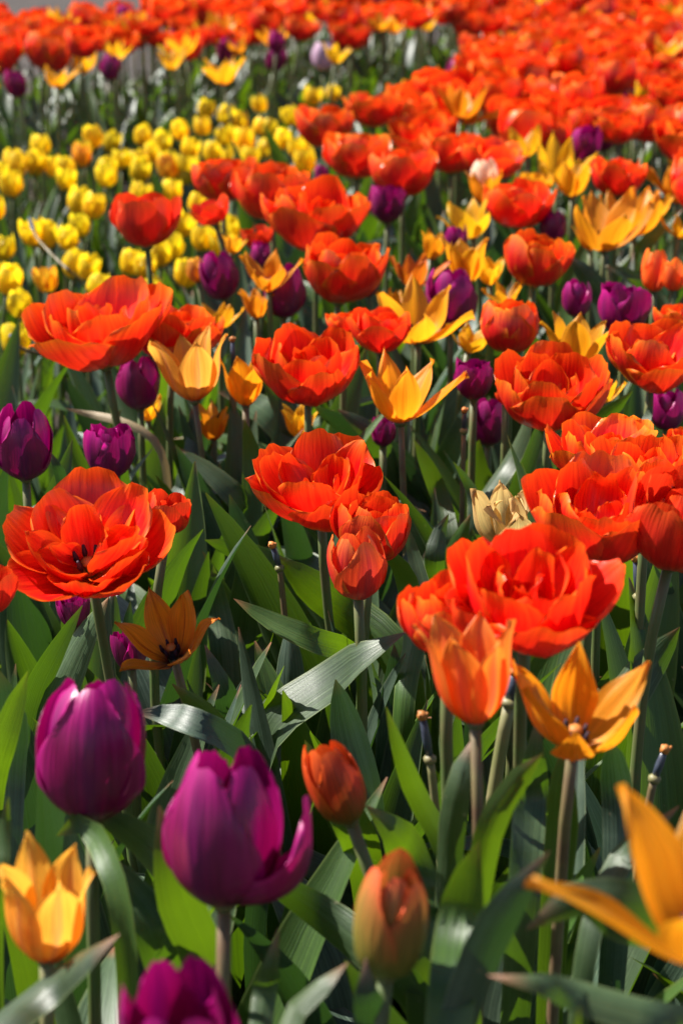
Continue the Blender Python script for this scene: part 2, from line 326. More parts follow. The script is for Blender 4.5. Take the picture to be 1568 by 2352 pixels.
        ring(r, P, 3, o + 1.05, .054, .047, [80, 24 + 8 * op, -4 + 12 * op, -30 + 46 * op], 3, cup=.84, prof='egg', ruffle=.012, ragged=.04, warp=.018, rb=.002, **g)
        ring(r, P, 3, o, .054, .050, [84, 27 + 8 * op, -2 + 12 * op, -28 + 48 * op], 3, cup=.90, prof='egg', ruffle=.014, ragged=.05, warp=.02, rb=.003, **g)
    elif kind == 'withered':
        ring(r, P, 3, o, .070, .040, [70, 30, 10, -20], 18, cup=.5, prof='point', ruffle=.10, ragged=.10, warp=.10, **g)
        ring(r, P, 3, o + 1.0, .066, .036, [60, 24, 0, -30], 20, cup=.45, prof='point', ruffle=.12, ragged=.12, warp=.12, **g)
    return P

def tube(pts, rad, n=7, uvlen=1):
    pts = np.asarray(pts, float); m = len(pts); rad = np.broadcast_to(rad, (m,))
    tan = np.gradient(pts, axis=0); tan /= np.linalg.norm(tan, axis=1)[:, None] + 1e-9
    ref = np.array([1., .1, 0]); A = ref - tan * (tan @ ref)[:, None]; A /= np.linalg.norm(A, axis=1)[:, None]; B = np.cross(tan, A)
    a = np.arange(n) * 2 * math.pi / n
    V = pts[:, None, :] + rad[:, None, None] * (A[:, None, :] * np.cos(a)[None, :, None] + B[:, None, :] * np.sin(a)[None, :, None])
    V = V.reshape(-1, 3)
    F = []
    for i in range(m - 1):
        for j in range(n):
            F.append((i * n + j, i * n + (j + 1) % n, (i + 1) * n + (j + 1) % n, (i + 1) * n + j))
    V = np.vstack([V, pts[-1], pts[0]]); e = len(V) - 2
    for j in range(n):
        F.append(((m - 1) * n + j, (m - 1) * n + (j + 1) % n, e, e)); F.append(((j + 1) % n, j, e + 1, e + 1))
    return V, [f for f in F]
def join(parts):
    V, F, MI, UV, o = [], [], [], [], 0
    for v, f, mi in parts:
        V.append(v); F.append(np.asarray(f) + o); MI += [mi] * len(f); o += len(v)
    return np.vstack(V), np.vstack(F), MI
def mesh_poly(name, parts, mats):
    # degenerate quads used as triangles: go through from_pydata
    V, faces, MI, o = [], [], [], 0
    for v, f, mi in parts:
        V.append(v)
        for q in f:
            q = list(dict.fromkeys(int(a) + o for a in q)); faces.append(q); MI.append(mi)
        o += len(v)
    me = bpy.data.meshes.new(name); me.from_pydata([tuple(p) for p in np.vstack(V)], [], faces)
    for m in mats: me.materials.append(m)
    me.polygons.foreach_set('material_index', MI); me.polygons.foreach_set('use_smooth', [True] * len(faces)); me.update()
    return me
def heart_mesh(dark=False, length=.022, seed=0):
    """receptacle, pistil and six stamens"""
    r = R(seed); z = np.linspace(-.004, .004, 4)
    parts = [(*tube([(0, 0, a) for a in z], [.0035, .006, .0062, .003], 8), 0)]
    parts.append((*tube([(0, 0, a) for a in np.linspace(0, length, 5)], [.0032, .0038, .0036, .003, .0035], 7), 1))
    parts.append((*tube([(0, 0, length), (0, 0, length + .002), (0, 0, length + .0035)], [.0048, .0052, .002], 6), 2))
    for k in range(6):
        a = k * 1.047 + r.uniform(-.2, .2); c, s = math.cos(a), math.sin(a); q = r.uniform(.7, 1.1)
        parts.append((*tube([(c * .003, s * .003, .001), (c * .008 * q, s * .008 * q, .010)], .0009, 4), 1))
        parts.append((*tube([(c * .008 * q, s * .008 * q, .009), (c * .0095 * q, s * .0095 * q, .014), (c * .0105 * q, s * .0105 * q, .020)], [.0013, .0021, .0011], 5), 3))
    return mesh_poly('flower_heart', parts, [M['stem'], M['pistil_dark'] if dark else M['pistil'], M['stigma'], M['anther']])
HEART = [heart_mesh(False, .010, 1), heart_mesh(True, .016, 2)]

BL = {}
def bloom_variant(kind, seed, op, mat, res, joined):
    key = (kind, seed, op, mat, res, joined)
    if key not in BL:
        P = bloom(kind, seed, op, res)
        mats = [M[x] for x in (mat if isinstance(mat, tuple) else (mat,))]
        pts = np.vstack([p[0] for p in P])
        if joined:
            V, F, MI, o, UV = [], [], [], 0, []
            for i, (v, f, uv) in enumerate(P): V.append(v); F.append(f + o); UV.append(uv); o += len(v)
            ms = [mesh_from('bloom', np.vstack(V), np.vstack(F), np.vstack(UV), mats[:1])]
        else:
            ms = [mesh_from('petal', v, f, uv, [mats[i % len(mats)]]) for i, (v, f, uv) in enumerate(P)]
        BL[key] = (ms, pts)
    return BL[key]

# ------------------------------------------------------------------ leaves
def leaf_surface(cl, wid, side, fold, nu=7, r=None, wav=.10):
    """cl: centre line (n,3); wid: half widths (n); side: unit vectors across the blade (n,3)"""
    cl = np.asarray(cl); n = len(cl); tan = np.gradient(cl, axis=0); tan /= np.linalg.norm(tan, axis=1)[:, None]
    side = side - tan * np.sum(side * tan, 1)[:, None]; side /= np.linalg.norm(side, axis=1)[:, None]
    nor = np.cross(tan, side)
    u = np.linspace(-1, 1, nu); v = np.linspace(0, 1, n)
    f = np.broadcast_to(fold, (n,))
    Wd = wid[:, None] * u[None, :]
    up = wid[:, None] * (np.abs(u)[None, :] ** 1.5) * f[:, None]
    lat = Wd * np.cos(f[:, None] * .7)
    if r is not None:
        up = up + wid[:, None] * wav * wob(r, v[:, None] * 9 + 0 * u[None, :], u[None, :] * 2 * np.ones((n, 1)), 4, 1.6) * np.abs(u)[None, :] * 2
        up = up + wid[:, None] * .035 * np.cos(u * 14)[None, :]
    P = cl[:, None, :] + side[:, None, :] * lat[:, :, None] + nor[:, None, :] * up[:, :, None]
    uv = np.stack(np.broadcast_arrays((u[None, :] + 1) / 2, v[:, None]), -1).reshape(-1, 2)
    return P.reshape(-1, 3), grid_faces(nu, n), uv
LW = ([0, .1, .3, .5, .72, .9, 1], [.42, .66, .96, 1, .74, .32, .02])
def leaf_template(seed, L, W, a0, a1, tw, fold, n=16, nu=7):
    r = R(seed); v = np.linspace(0, 1, n)
    ang = np.radians(catmull([0, .4, .75, 1], [a0, a0 + (a1 - a0) * .2, a0 + (a1 - a0) * .6, a1], v))
    ds = L / (n - 1)
    x = np.concatenate([[0], np.cumsum(np.sin(ang[:-1]) * ds)]); z = np.concatenate([[0], np.cumsum(np.cos(ang[:-1]) * ds)])
    y = L * .05 * np.sin(v * 3 + r.uniform(0, 6)) * v
    cl = np.stack([x, y, z], 1)
    t = np.radians(tw) * v ** 1.3
    side = np.stack([np.sin(t) * .6, np.cos(t), np.sin(t) * .5], 1)
    w = W / 2 * np.clip(catmull(*LW, v), .012, 2)
    return leaf_surface(cl, w, side, fold * (1 - .55 * v), nu, r)
LEAFT = []
rl = R(5)
for i in range(16):
    LEAFT.append(leaf_template(100 + i, rl.uniform(.32, .43), rl.uniform(.034, .066), rl.uniform(2, 11), rl.choice([rl.uniform(8, 28), rl.uniform(25, 60), rl.uniform(70, 115)], p=[.5, .35, .15]), rl.uniform(-70, 70), rl.uniform(.35, .9)))
NARROW = []
for i in range(8):
    NARROW.append(leaf_template(200 + i, rl.uniform(.20, .30), rl.uniform(.018, .030), rl.uniform(3, 14), rl.uniform(10, 50), rl.uniform(-60, 60), rl.uniform(.4, .9)))
leaf_cache = {}
def leaf_mesh(t, i, mat):
    k = (t, i, mat)
    if k not in leaf_cache:
        V, F, uv = (LEAFT if t == 'w' else NARROW)[i]
        leaf_cache[k] = mesh_from('leaf', V, F, uv, [M[mat]])
    return leaf_cache[k]
GR = random.Random(11)
def add_leaves(rt, n, rnd, t='w', scale=(.8, 1.05), z0=0.0):
    a = rnd.uniform(0, 6.28)
    for k in range(n):
        mat = rnd.choices(['leaf', 'leaf_fresh', 'leaf_blue'], [.50, .16, .34])[0]
        me = leaf_mesh(t, rnd.randrange(16 if t == 'w' else 8), mat)
        o = obj('leaf', me, rt, (0, 0, z0))
        a += 6.28 / n + rnd.uniform(-.5, .5); s = rnd.uniform(*scale)
        o.rotation_euler = (rnd.uniform(-.1, .1), rnd.uniform(-.08, .12), a); o.scale = (s, s, s)
        b = rnd.uniform(.8, 1.15); o.color = (b, b * rnd.uniform(.95, 1.05), b * rnd.uniform(.85, 1.1), 1)

# ------------------------------------------------------------------ tulips
PLACED = []      # (Vx, Vy, kindword, root, w)
def bez(a, b, c, d, n=10):
    t = np.linspace(0, 1, n)[:, None]; a, b, c, d = map(np.asarray, (a, b, c, d))
    return (1-t)**3*a + 3*(1-t)**2*t*b + 3*(1-t)*t*t*c + t**3*d
def rot_to(axis, spin):
    q = Vector((0, 0, 1)).rotation_difference(Vector(axis))
    return np.array((q.to_matrix() @ Matrix.Rotation(spin, 3, 'Z')))
def tulip(x, y, wpx, kind, mat, label, hz=.45, op=.5, tilt=(0, 0), seed=1, spin=0, res=1.0, lean=(0, 0), joined=False, leaves=3,
          stem='stem', tint=None, group=None, rnd=GR, name='tulip', hpx=None, leaft='w', lscale=(.8, 1.05), stemr=.0036, catg='tulip', heart=True):
    C = on_height(x, y, hz)
    ms, pts = bloom_variant(kind, seed, op, mat, res, joined)
    ax = np.array([tilt[0], -tilt[1], 1.0]); ax /= np.linalg.norm(ax)
    Rm = rot_to(ax, spin); q = pts @ Rm.T
    dep = (C - CAMP) @ FWD
    rx = q @ RIGHT; ry = q @ UP
    s = (wpx / FPX * dep) / (rx.max() - rx.min())
    sz = s
    if hpx:
        sz = (hpx / FPX * dep) / (ry.max() - ry.min())
        sz = min(max(sz, s * .7), s * 1.4); s = (s * 1.0 + sz) / 2 if abs(sz - s) > .001 else s
    cx_, cy_ = (rx.max() + rx.min()) / 2 * s, (ry.max() + ry.min()) / 2 * s
    base = C - RIGHT * cx_ - UP * cy_
    G = np.array([base[0] + lean[0], base[1] + lean[1], 0.0])
    if name == 'tulip':
        name = {'yellow': 'yellow_tulip', 'flamed': 'yellow_tulip', 'purple': 'purple_tulip', 'bud': 'tulip_bud', 'bud_red': 'tulip_bud', 'withered': 'withered_tulip', 'pale': 'pale_tulip', 'cream': 'pale_tulip'}.get(mat) or ({'double': 'double_tulip', 'bowl': 'double_tulip', 'lily': 'lily_flowered_tulip', 'star': 'star_tulip'}.get(kind, 'red_tulip'))
    rt = root(name, G, label, catg, group)
    H = base[2]
    pts_s = bez((0, 0, -.01), (lean[0] * -.1, 0, H * .4), base - G - ax * H * .33, base - G, 10 if not joined else 6)
    wv = rnd.uniform(-.004, .004); tt = np.linspace(0, 1, len(pts_s)); pts_s[:, 0] += wv * np.sin(tt * 9.4) * (1 - tt)
    V, F = tube(pts_s, np.linspace(stemr * 1.25, stemr, len(pts_s)), 7 if not joined else 5)
    obj('stem', mesh_poly('stem', [(V, F, 0)], [M[stem]]), rt)
    M3 = Matrix([list(a) for a in Rm])
    tint = tint or rnd.uniform(.88, 1.08)
    gq = rnd.uniform(.96, 1.05) if mat == 'yellow' else rnd.uniform(.8, 1.25)
    colr = (tint, tint * gq, tint, 1)
    if joined:
        o = obj('bloom', ms[0], rt, Vector(base - G)); o.rotation_euler = M3.to_euler(); o.scale = (s,) * 3; o.color = colr
    else:
        fl = obj('flower_heart', HEART[1 if kind in ('star', 'lily') or mat in ('purple',) else 0], rt, Vector(base - G))
        fl.rotation_euler = M3.to_euler(); fl.scale = (s,) * 3
        for me in ms:
            o = obj('petal', me, fl); o.color = colr
    if leaves: add_leaves(rt, leaves, rnd, leaft, lscale)
    PLACED.append((x, y, wpx, mat, rt, G, base))
    return rt

# heroes: x, y, width in the 1568-wide picture
D, L_, P_ = 'double', 'lily', 'egg'
tulip(228, 742, 338, 'bowl', 'red', 'large orange-red double tulip on a tall bare stem, above the lily-shaped apricot tulip', hz=.465, op=.35, tilt=(-.12, .12), seed=31, hpx=235, lean=(.06, -.02), res=1.5, stemr=.0042)
tulip(398, 762, 200, D, 'red', 'orange-red double tulip half hidden right behind the largest tall one at the left', hz=.44, op=.45, tilt=(.1, 0), seed=32, hpx=215, res=1.2)
tulip(214, 1222, 385, 'bowl', 'red', 'wide open orange-red double tulip showing its inside, left above the purple tulip', hz=.47, op=.72, tilt=(-.05, .50), seed=33, hpx=310, res=1.6, lean=(.03, .02))
tulip(388, 1175, 90, 'single_open', 'scarlet', 'red tulip peeping out behind the wide open one at the left', hz=.44, op=.1, seed=34, hpx=150, res=1.2, tilt=(.2, 0))
tulip(703, 838, 262, D, 'red', 'orange-red double tulip left of the single yellow-orange lily-flowered tulip', hz=.455, op=.28, tilt=(0, .22), seed=35, hpx=185, res=1.5)
tulip(868, 757, 130, D, 'red', 'smaller orange-red double tulip just behind the one in the centre', hz=.45, op=.3, seed=36, hpx=130, res=1.1, tilt=(0, .1))
tulip(790, 745, 80, D, 'red', 'orange-red double tulip wedged between two others behind the centre', hz=.45, op=.2, seed=37, hpx=70, res=.9)
tulip(722, 1102, 300, 'bowl', 'red', 'open orange-red tulip in the middle with its left petal spread wide', hz=.455, op=.35, tilt=(-.02, .30), seed=38, hpx=248, res=1.6, lean=(.04, .02))
tulip(850, 1205, 200, D, 'red', 'half closed orange-red tulip behind the round pinkish red bloom', hz=.445, op=.02, tilt=(.12, .1), seed=39, hpx=160, res=1.3)
tulip(820, 1292, 152, 'egg', 'pinkball', 'round closed red tulip with pink flush and orange edge, bottom of the centre pair', hz=.445, op=.15, tilt=(-.05, .15), seed=40, hpx=155, res=1.5, spin=.6)
tulip(1262, 888, 305, D, 'red', 'wide crumpled orange-red double tulip above the right bed of long leaves', hz=.455, op=.35, tilt=(0, .25), seed=41, hpx=185, res=1.5)
tulip(1500, 818, 200, 'bowl', 'red', 'large red double tulip at the right edge below the ragged purple one', hz=.46, op=.15, tilt=(.05, .2), seed=42, hpx=210, res=1.4)
tulip(1375, 1035, 300, D, 'red', 'orange double tulip directly behind the big cluster at the right edge', hz=.455, op=.5, tilt=(0, .1), seed=43, hpx=120, res=1.3)
tulip(1365, 1165, 390, 'bowl', 'red', 'big blurred orange-red tulip behind the frontmost red one, right side', hz=.50, op=.22, tilt=(.05, .15), seed=44, hpx=240, res=1.6)
tulip(1480, 1085, 240, D, 'red', 'orange-red tulip in the upper part of the big right cluster', hz=.485, op=.2, seed=144, hpx=190, res=1.3)
tulip(1560, 1190, 270, D, 'scarlet', 'big red tulip cut by the right edge of the picture', hz=.50, op=.2, tilt=(.2, .1), seed=45, hpx=260, res=1.4)
tulip(1218, 1352, 425, 'bowl', ('red', 'scarlet', 'red'), 'frontmost large red tulip with a dark heart, above the two lily-flowered ones', hz=.52, op=.3, tilt=(.02, .32), seed=46, hpx=290, res=1.8, lean=(.03, .09))
tulip(1035, 1410, 240, D, 'red', 'ruffled orange-red tulip squeezed behind the coral one and left of the frontmost red', hz=.505, op=.15, seed=150, hpx=210, res=1.3, lean=(.03, .05))
tulip(1062, 1535, 245, L_, 'coral', 'coral orange lily-flowered tulip with pointed flared tips, under the big red bloom', hz=.51, op=.06, tilt=(-.06, -.05), seed=47, hpx=255, stem='stem_brown', res=1.5, tint=1.0, stemr=.0030, spin=.5)
tulip(1325, 1605, 335, 'star', 'orange', 'bright orange star-shaped tulip open in front of the leaves at the right', hz=.49, op=.35, tilt=(.04, .30), seed=48, hpx=265, stem='stem_brown', res=1.6, stemr=.0032, spin=.3)
tulip(1585, 2010, 690, 'star', 'orange', 'very near orange star-shaped tulip cut by the lower right edge', hz=.55, op=.85, tilt=(-.05, -.02), seed=149, hpx=470, stem='stem', res=1.6, spin=.0)
tulip(118, 2060, 262, L_, 'apricot', 'pale apricot lily-flowered tulip in the bottom left corner', hz=.44, op=.12, tilt=(.05, .05), seed=50, hpx=265, stem='stem_pale', res=1.6, spin=1.0)
tulip(215, 1718, 258, 'egg', 'purple', 'plump closed purple tulip at the left, unshaded and upright', hz=.455, op=-.1, tilt=(.03, -.22), seed=51, hpx=325, res=1.7, spin=.4)
tulip(545, 1895, 312, 'egg_split', 'purple', 'largest purple tulip with one petal standing off at its right', hz=.47, op=.15, tilt=(.05, -.22), seed=52, hpx=400, res=1.7, stem='stem_brown', spin=0, lean=(.015, 0))
tulip(418, 2360, 325, 'egg', 'purple', 'open purple tulip cut off by the bottom edge', hz=.47, op=.55, tilt=(0, .12), seed=53, hpx=260, res=1.6)
tulip(768, 1795, 160, 'bud', 'bud_red', 'orange and green tulip bud leaning beside the largest purple tulip', hz=.43, tilt=(-.35, .0), lean=(.07, .03), seed=54, hpx=180, res=1.5, spin=.3)
tulip(897, 2092, 190, 'bud', 'bud', 'greenish orange closed bud low in the foreground', hz=.46, tilt=(.10, .0), seed=55, hpx=275, res=1.5, spin=.9)
tulip(392, 1440, 215, 'star', 'deep', 'orange star-shaped tulip with dark streaks in its throat, shaded, below the wide open red one', hz=.41, op=.5, tilt=(-.15, .45), seed=56, hpx=210, stem='stem_brown', res=1.5, tint=.85, lean=(.04, 0), stemr=.003)
tulip(60, 1013, 135, 'egg', 'purple', 'purple egg-shaped tulip at the left edge', hz=.44, op=.1, seed=57, hpx=185, res=1.3)
tulip(255, 1035, 132, 'ragged', 'purple', 'purple tulip with notched top behind the wide open red one', hz=.43, op=.1, seed=58, hpx=115, res=1.3)
tulip(-20, 1350, 110, 'single_open', 'scarlet', 'red tulip of which only a sliver shows at the left edge', hz=.46, op=.2, seed=59, hpx=190)
tulip(440, 832, 190, L_, 'apricot', 'apricot lily-flowered tulip with a torn upper petal, beside the bare stalk', hz=.44, op=.25, tilt=(-.1, .05), seed=60, hpx=170, stem='stem_brown', res=1.4, lean=(.03, -.01), stemr=.0028)
tulip(560, 868, 105, L_, 'orange', 'orange tulip shaded behind the bare stalk left of centre', hz=.42, op=.2, seed=61, hpx=150, stem='stem_brown')
tulip(320, 880, 120, 'egg', 'purple', 'dark purple tulip in the shade under the two red ones at the left', hz=.39, op=.2, seed=62, hpx=90)
tulip(948, 882, 248, 'star', 'amber', 'single yellow-orange lily-flowered tulip with five upright points, centre right', hz=.445, op=.35, tilt=(-.03, .05), seed=63, hpx=185, stem='stem_brown', res=1.5, lean=(.02, -.03), stemr=.003, spin=.5)
tulip(1085, 870, 95, 'ragged', 'purple', 'ragged bright purple tulip behind the long pale leaf', hz=.43, op=.2, seed=64, hpx=95)
tulip(975, 705, 262, 'star', 'amber', 'wide yellow-orange star tulip in front of the dark purple one', hz=.44, op=.75, tilt=(0, .25), seed=65, hpx=130, spin=.4)
tulip(1035, 690, 112, 'egg', 'purple', 'dark purple tulip wrapped by the wide yellow-orange star tulip', hz=.425, op=.05, seed=66, hpx=155)
tulip(1170, 748, 130, D, 'red', 'compact round orange-red double tulip above the long pale leaf', hz=.45, op=-.1, seed=67, hpx=140)
tulip(1236, 592, 178, D, 'red', 'cup-shaped orange-red tulip with a leaf tip at its right', hz=.46, op=.12, seed=68, hpx=130, tilt=(.1, .05))
tulip(1190, 466, 176, D, 'red', 'pinkish orange double tulip left of the large yellow star tulip', hz=.46, op=.22, seed=69, hpx=120, tint=1.1)
tulip(1398, 502, 185, 'star', 'amber', 'large yellow star tulip with a dark red throat at the right', hz=.46, op=.4, tilt=(0, .2), seed=70, hpx=160, spin=.2)
tulip(1440, 480, 130, 'star', 'amber', 'yellow pointed tulip crowded behind the large yellow star one', hz=.45, op=.15, seed=71, hpx=140)
tulip(1062, 598, 112, L_, 'amber', 'pale amber tulip with two raised points, right of the dark orange one', hz=.44, op=.3, seed=72, hpx=115)
tulip(962, 622, 120, 'star', 'deep', 'dark orange pointed tulip in shade left of the pale amber one', hz=.43, op=.4, seed=73, hpx=125, tint=.85)
tulip(1060, 497, 145, 'star', 'amber', 'yellow-orange tulip stretching one petal to the left, beside the pinkish double one', hz=.45, op=.6, seed=74, hpx=85, tilt=(-.2, .1))
tulip(1315, 782, 155, L_, 'amber', 'pale yellow lily-flowered tulip behind the wide crumpled red one', hz=.44, op=.3, seed=75, hpx=150)
tulip(1430, 708, 128, 'ragged', 'purple', 'ragged purple tulip above the large red double at the right edge', hz=.45, op=.35, seed=76, hpx=120)
tulip(1322, 684, 80, 'egg', 'purple', 'small round purple tulip left of the ragged purple one', hz=.44, op=.1, seed=77, hpx=65)
tulip(336, 503, 158, 'single_open', 'scarlet', 'lone red tulip standing among the small yellow ones', hz=.48, op=.16, seed=78, hpx=142, tilt=(-.03, 0), res=1.2, lean=(.04, -.02))
tulip(505, 632, 90, 'egg', 'purple', 'dark purple tulip at the edge of the yellow bed', hz=.42, op=.1, seed=79, hpx=120, tilt=(-.2, .1))
tulip(655, 668, 112, 'egg', 'purple', 'dark purple tulip in shade under the split-petalled orange one', hz=.41, op=.1, seed=80, hpx=110)
tulip(625, 622, 130, 'star', 'orange', 'orange tulip with split petals in front of two purple ones', hz=.44, op=.5, seed=81, hpx=115, tilt=(-.05, .2))
tulip(598, 585, 50, 'egg', 'purple', 'purple tulip tip just above the split-petalled orange one', hz=.43, op=.1, seed=82, hpx=60)
tulip(590, 695, 80, L_, 'orange', 'small orange tulip low beside the dark purple one', hz=.40, op=.4, seed=83, hpx=80)
tulip(512, 725, 85, 'star', 'amber', 'creased yellow-orange tulip right of the tall half-hidden red one', hz=.40, op=.3, seed=84, hpx=100)
tulip(888, 468, 90, 'ragged', 'purple', 'purple tulip right below the long red row', hz=.43, op=.2, seed=85, hpx=90)
tulip(738, 400, 34, 'egg', 'purple', 'purple tulip tip between two red tulips', hz=.45, op=.1, seed=86, hpx=40)
tulip(1268, 520, 62, 'egg', 'purple', 'small purple tulip squeezed left of the large yellow star one', hz=.43, op=.1, seed=87, hpx=75)
tulip(1045, 552, 62, 'egg', 'purple', 'small purple tulip between the amber tulips', hz=.43, op=.2, seed=88, hpx=60)
tulip(725, 492, 283, 'bowl', 'red', 'broad orange-red double tulip, nearest of the cluster right of the lone red one', hz=.465, op=.3, seed=89, hpx=165, tilt=(0, .1), res=1.2)
tulip(795, 614, 236, D, 'red', 'orange-red tulip with two petals raised at its right, below the broad one', hz=.46, op=.2, seed=90, hpx=130, tilt=(.1, .1), res=1.2)
tulip(620, 440, 209, D, 'red', 'orange-red double tulip up left behind the broad one', hz=.465, op=.2, seed=91, hpx=130)
tulip(515, 410, 165, D, 'red', 'orange-red double tulip at the left end of its cluster', hz=.465, op=.2, seed=92, hpx=100)
tulip(482, 482, 105, 'single_open', 'scarlet', 'flat red tulip hanging low at the left of its cluster', hz=.45, op=.6, seed=93, hpx=65, tilt=(-.3, .1))
tulip(590, 545, 80, 'single_open', 'scarlet', 'red tulip mostly hidden behind a leaf above the split-petalled one', hz=.42, op=.4, seed=94, hpx=60)
tulip(820, 355, 181, D, 'red', 'orange-red tulip at the left end of the long red row', hz=.465, op=.2, seed=95, hpx=100)
tulip(925, 392, 187, D, 'red', 'orange-red tulip at the low middle of the long red row', hz=.465, op=.15, seed=96, hpx=105)
tulip(1035, 345, 148, D, 'red', 'orange-red tulip at the right end of the long red row', hz=.465, op=.2, seed=97, hpx=110)
tulip(745, 290, 154, D, 'red', 'orange-red tulip at the upper left of the red mass', hz=.465, op=.25, seed=98, hpx=95)
tulip(860, 250, 143, D, 'red', 'bright red tulip up and right of the left end of the long row', hz=.465, op=.4, seed=99, hpx=95)
tulip(1420, 405, 150, D, 'red', 'pink-flushed orange tulip behind the large yellow star one', hz=.46, op=.35, seed=100, hpx=85)
tulip(1300, 405, 105, 'star', 'amber', 'pale-streaked yellow tulip above the pinkish orange double', hz=.45, op=.2, seed=101, hpx=120)
tulip(1110, 408, 75, 'egg', 'cream', 'pale cream closed tulip above the pinkish orange double', hz=.45, op=.1, seed=102, hpx=60)
tulip(1110, 430, 95, L_, 'orange', 'orange tulip under the pale cream one', hz=.44, op=.3, seed=103, hpx=80)
tulip(1540, 418, 120, 'star', 'amber', 'yellow tulip at the right edge beyond the star-shaped one', hz=.45, op=.5, seed=104, hpx=110)
tulip(1500, 622, 70, 'bud', 'coral', 'salmon red half-opened bud at the right', hz=.44, seed=105, hpx=80)
tulip(1545, 630, 60, 'egg', 'coral', 'salmon tulip at the right edge beside the half-opened bud', hz=.44, seed=106, hpx=80)
tulip(1555, 735, 100, D, 'red', 'orange double tulip cut by the right edge above the large red one', hz=.45, op=.3, seed=107, hpx=100)
tulip(170, 1400, 95, 'ragged', 'purple', 'purple tulip showing just under the wide open red one', hz=.38, op=.2, seed=108, hpx=70)
tulip(300, 1490, 90, 'ragged', 'purple', 'dark purple tulip deep in shade behind the orange star tulip', hz=.36, op=.1, seed=109, hpx=95)
tulip(335, 935, 80, L_, 'orange', 'orange tulip deep in shade below the dark purple one', hz=.34, op=.3, seed=110, hpx=60)
tulip(490, 965, 80, L_, 'orange', 'orange tulip in shade behind the bare stalk', hz=.35, op=.4, seed=111, hpx=110)
tulip(690, 965, 90, L_, 'orange', 'orange tulip in shade beneath the central red double', hz=.36, op=.3, seed=112, hpx=90)
tulip(1120, 968, 110, 'egg', 'purple', 'very dark purple tulip in the shade of the wide crumpled one', hz=.36, op=.2, seed=113, hpx=90)
tulip(880, 990, 60, 'egg', 'purple', 'dark purple tulip in shade right of the central red ones', hz=.36, op=.2, seed=114, hpx=70)
tulip(1530, 940, 90, 'egg', 'purple', 'purple tulip in shade at the right edge under the large red one', hz=.38, op=.2, seed=115, hpx=90)
tulip(1560, 1010, 70, D, 'red', 'red tulip cut by the right edge above the big cluster', hz=.43, op=.3, seed=116, hpx=90)
tulip(1150, 1185, 150, 'withered', 'withered', 'withered tan papery tulip with dark stamens left of the big red cluster', hz=.44, op=.2, seed=117, hpx=165, tilt=(-.1, .15), res=1.4)
tulip(1160, 910, 50, 'single_open', 'scarlet', 'red petals of a tulip between the round one and the crumpled one', hz=.42, op=.4, seed=118, hpx=40)
tulip(740, 130, 56, 'egg', 'pale', 'single pale lilac white tulip in front of the far bed', hz=.42, op=.05, seed=120, hpx=62, joined=True, leaves=0)

for k, (x, y, w_, kd, mt, z, lb) in enumerate([
    (1075, 775, 110, 'star', 'amber', .40, 'yellow-orange tulip low under the wide star tulip'),
    (1150, 672, 95, 'star', 'amber', .42, 'yellow pointed tulip directly above the compact round red one'),
    (1118, 622, 80, 'lily', 'amber', .42, 'small yellow pointed tulip left of the cup-shaped red one'),
    (905, 690, 90, 'star', 'orange', .42, 'dim orange tulip at the left of the wide star tulip'),
    (1500, 470, 90, 'star', 'amber', .44, 'yellow tulip in the gap right of the large star tulip'),
    (1555, 520, 90, 'star', 'orange', .43, 'orange tulip cut by the right edge level with the star tulip'),
    (1345, 545, 70, 'lily', 'orange', .41, 'dark orange tulip hanging low under the large yellow star one'),
    (1395, 890, 90, 'star', 'orange', .42, 'orange tulip between the crumpled red and the right-edge red ones'),
    (540, 560, 60, 'lily', 'amber', .42, 'yellow-orange tulip above the dark purple one by the yellow bed'),
    (1225, 420, 90, 'bowl', 'orange', .45, 'orange double tulip behind the pinkish orange one'),
    (1000, 560, 70, 'lily', 'orange', .42, 'orange tulip tip behind the pale amber one'),
    (450, 620, 45, 'egg', 'apricot', .40, 'slim apricot closed tulip at the edge of the yellow bed'),
    (840, 640, 70, 'egg', 'purple', .38, 'purple tulip deep below the raised red petals'),
    (1090, 380, 70, 'egg', 'purple', .44, 'purple tulip at the right end below the long red row')]):
    tulip(x, y, w_, kd, mt, lb, hz=z, op=.3, seed=130 + k, tilt=(GR.uniform(-.2, .2), GR.uniform(0, .2)), spin=k)

# yellow bed
YEL = [(75,55),(165,55),(60,140),(380,10),(310,120),(490,100),(650,75),(770,60),(860,100),(370,215),(435,240),(650,180),(790,170),(150,360),(215,375),(370,330),
 (20,430),(50,580),(210,580),(350,505),(415,520),(610,500),(672,515),(930,390),(860,550),(1050,340),(790,420),(850,320),(100,690),(75,850),(10,1075),(460,610),(700,630),(-30,560),(-20,250),
 (320,390),(740,455),(1020,420),(910,230),(60,20),(250,60),(560,20)]
YEL2 = [(190,670),(80,750),(170,740),(300,770),(380,690),(430,630),(520,650),(640,740),(660,620),(750,650),(830,600),(880,680),(770,750),(860,770),(975,700),(930,580),(950,500),(1045,530),
 (1030,620),(1120,640),(1190,480),(1200,580),(1240,590),(1330,530),(1300,640),(1370,680),(1150,720),(1440,440),(1530,430),(1280,770),(490,775),(700,700),(1060,720),(0,800),(1400,740),(1230,680),(1100,560)]
YL = [(a * .5, b * .5 + 353) for a, b in YEL] + [(a * .5, b * .5) for a, b in YEL2]
ry = random.Random(3)
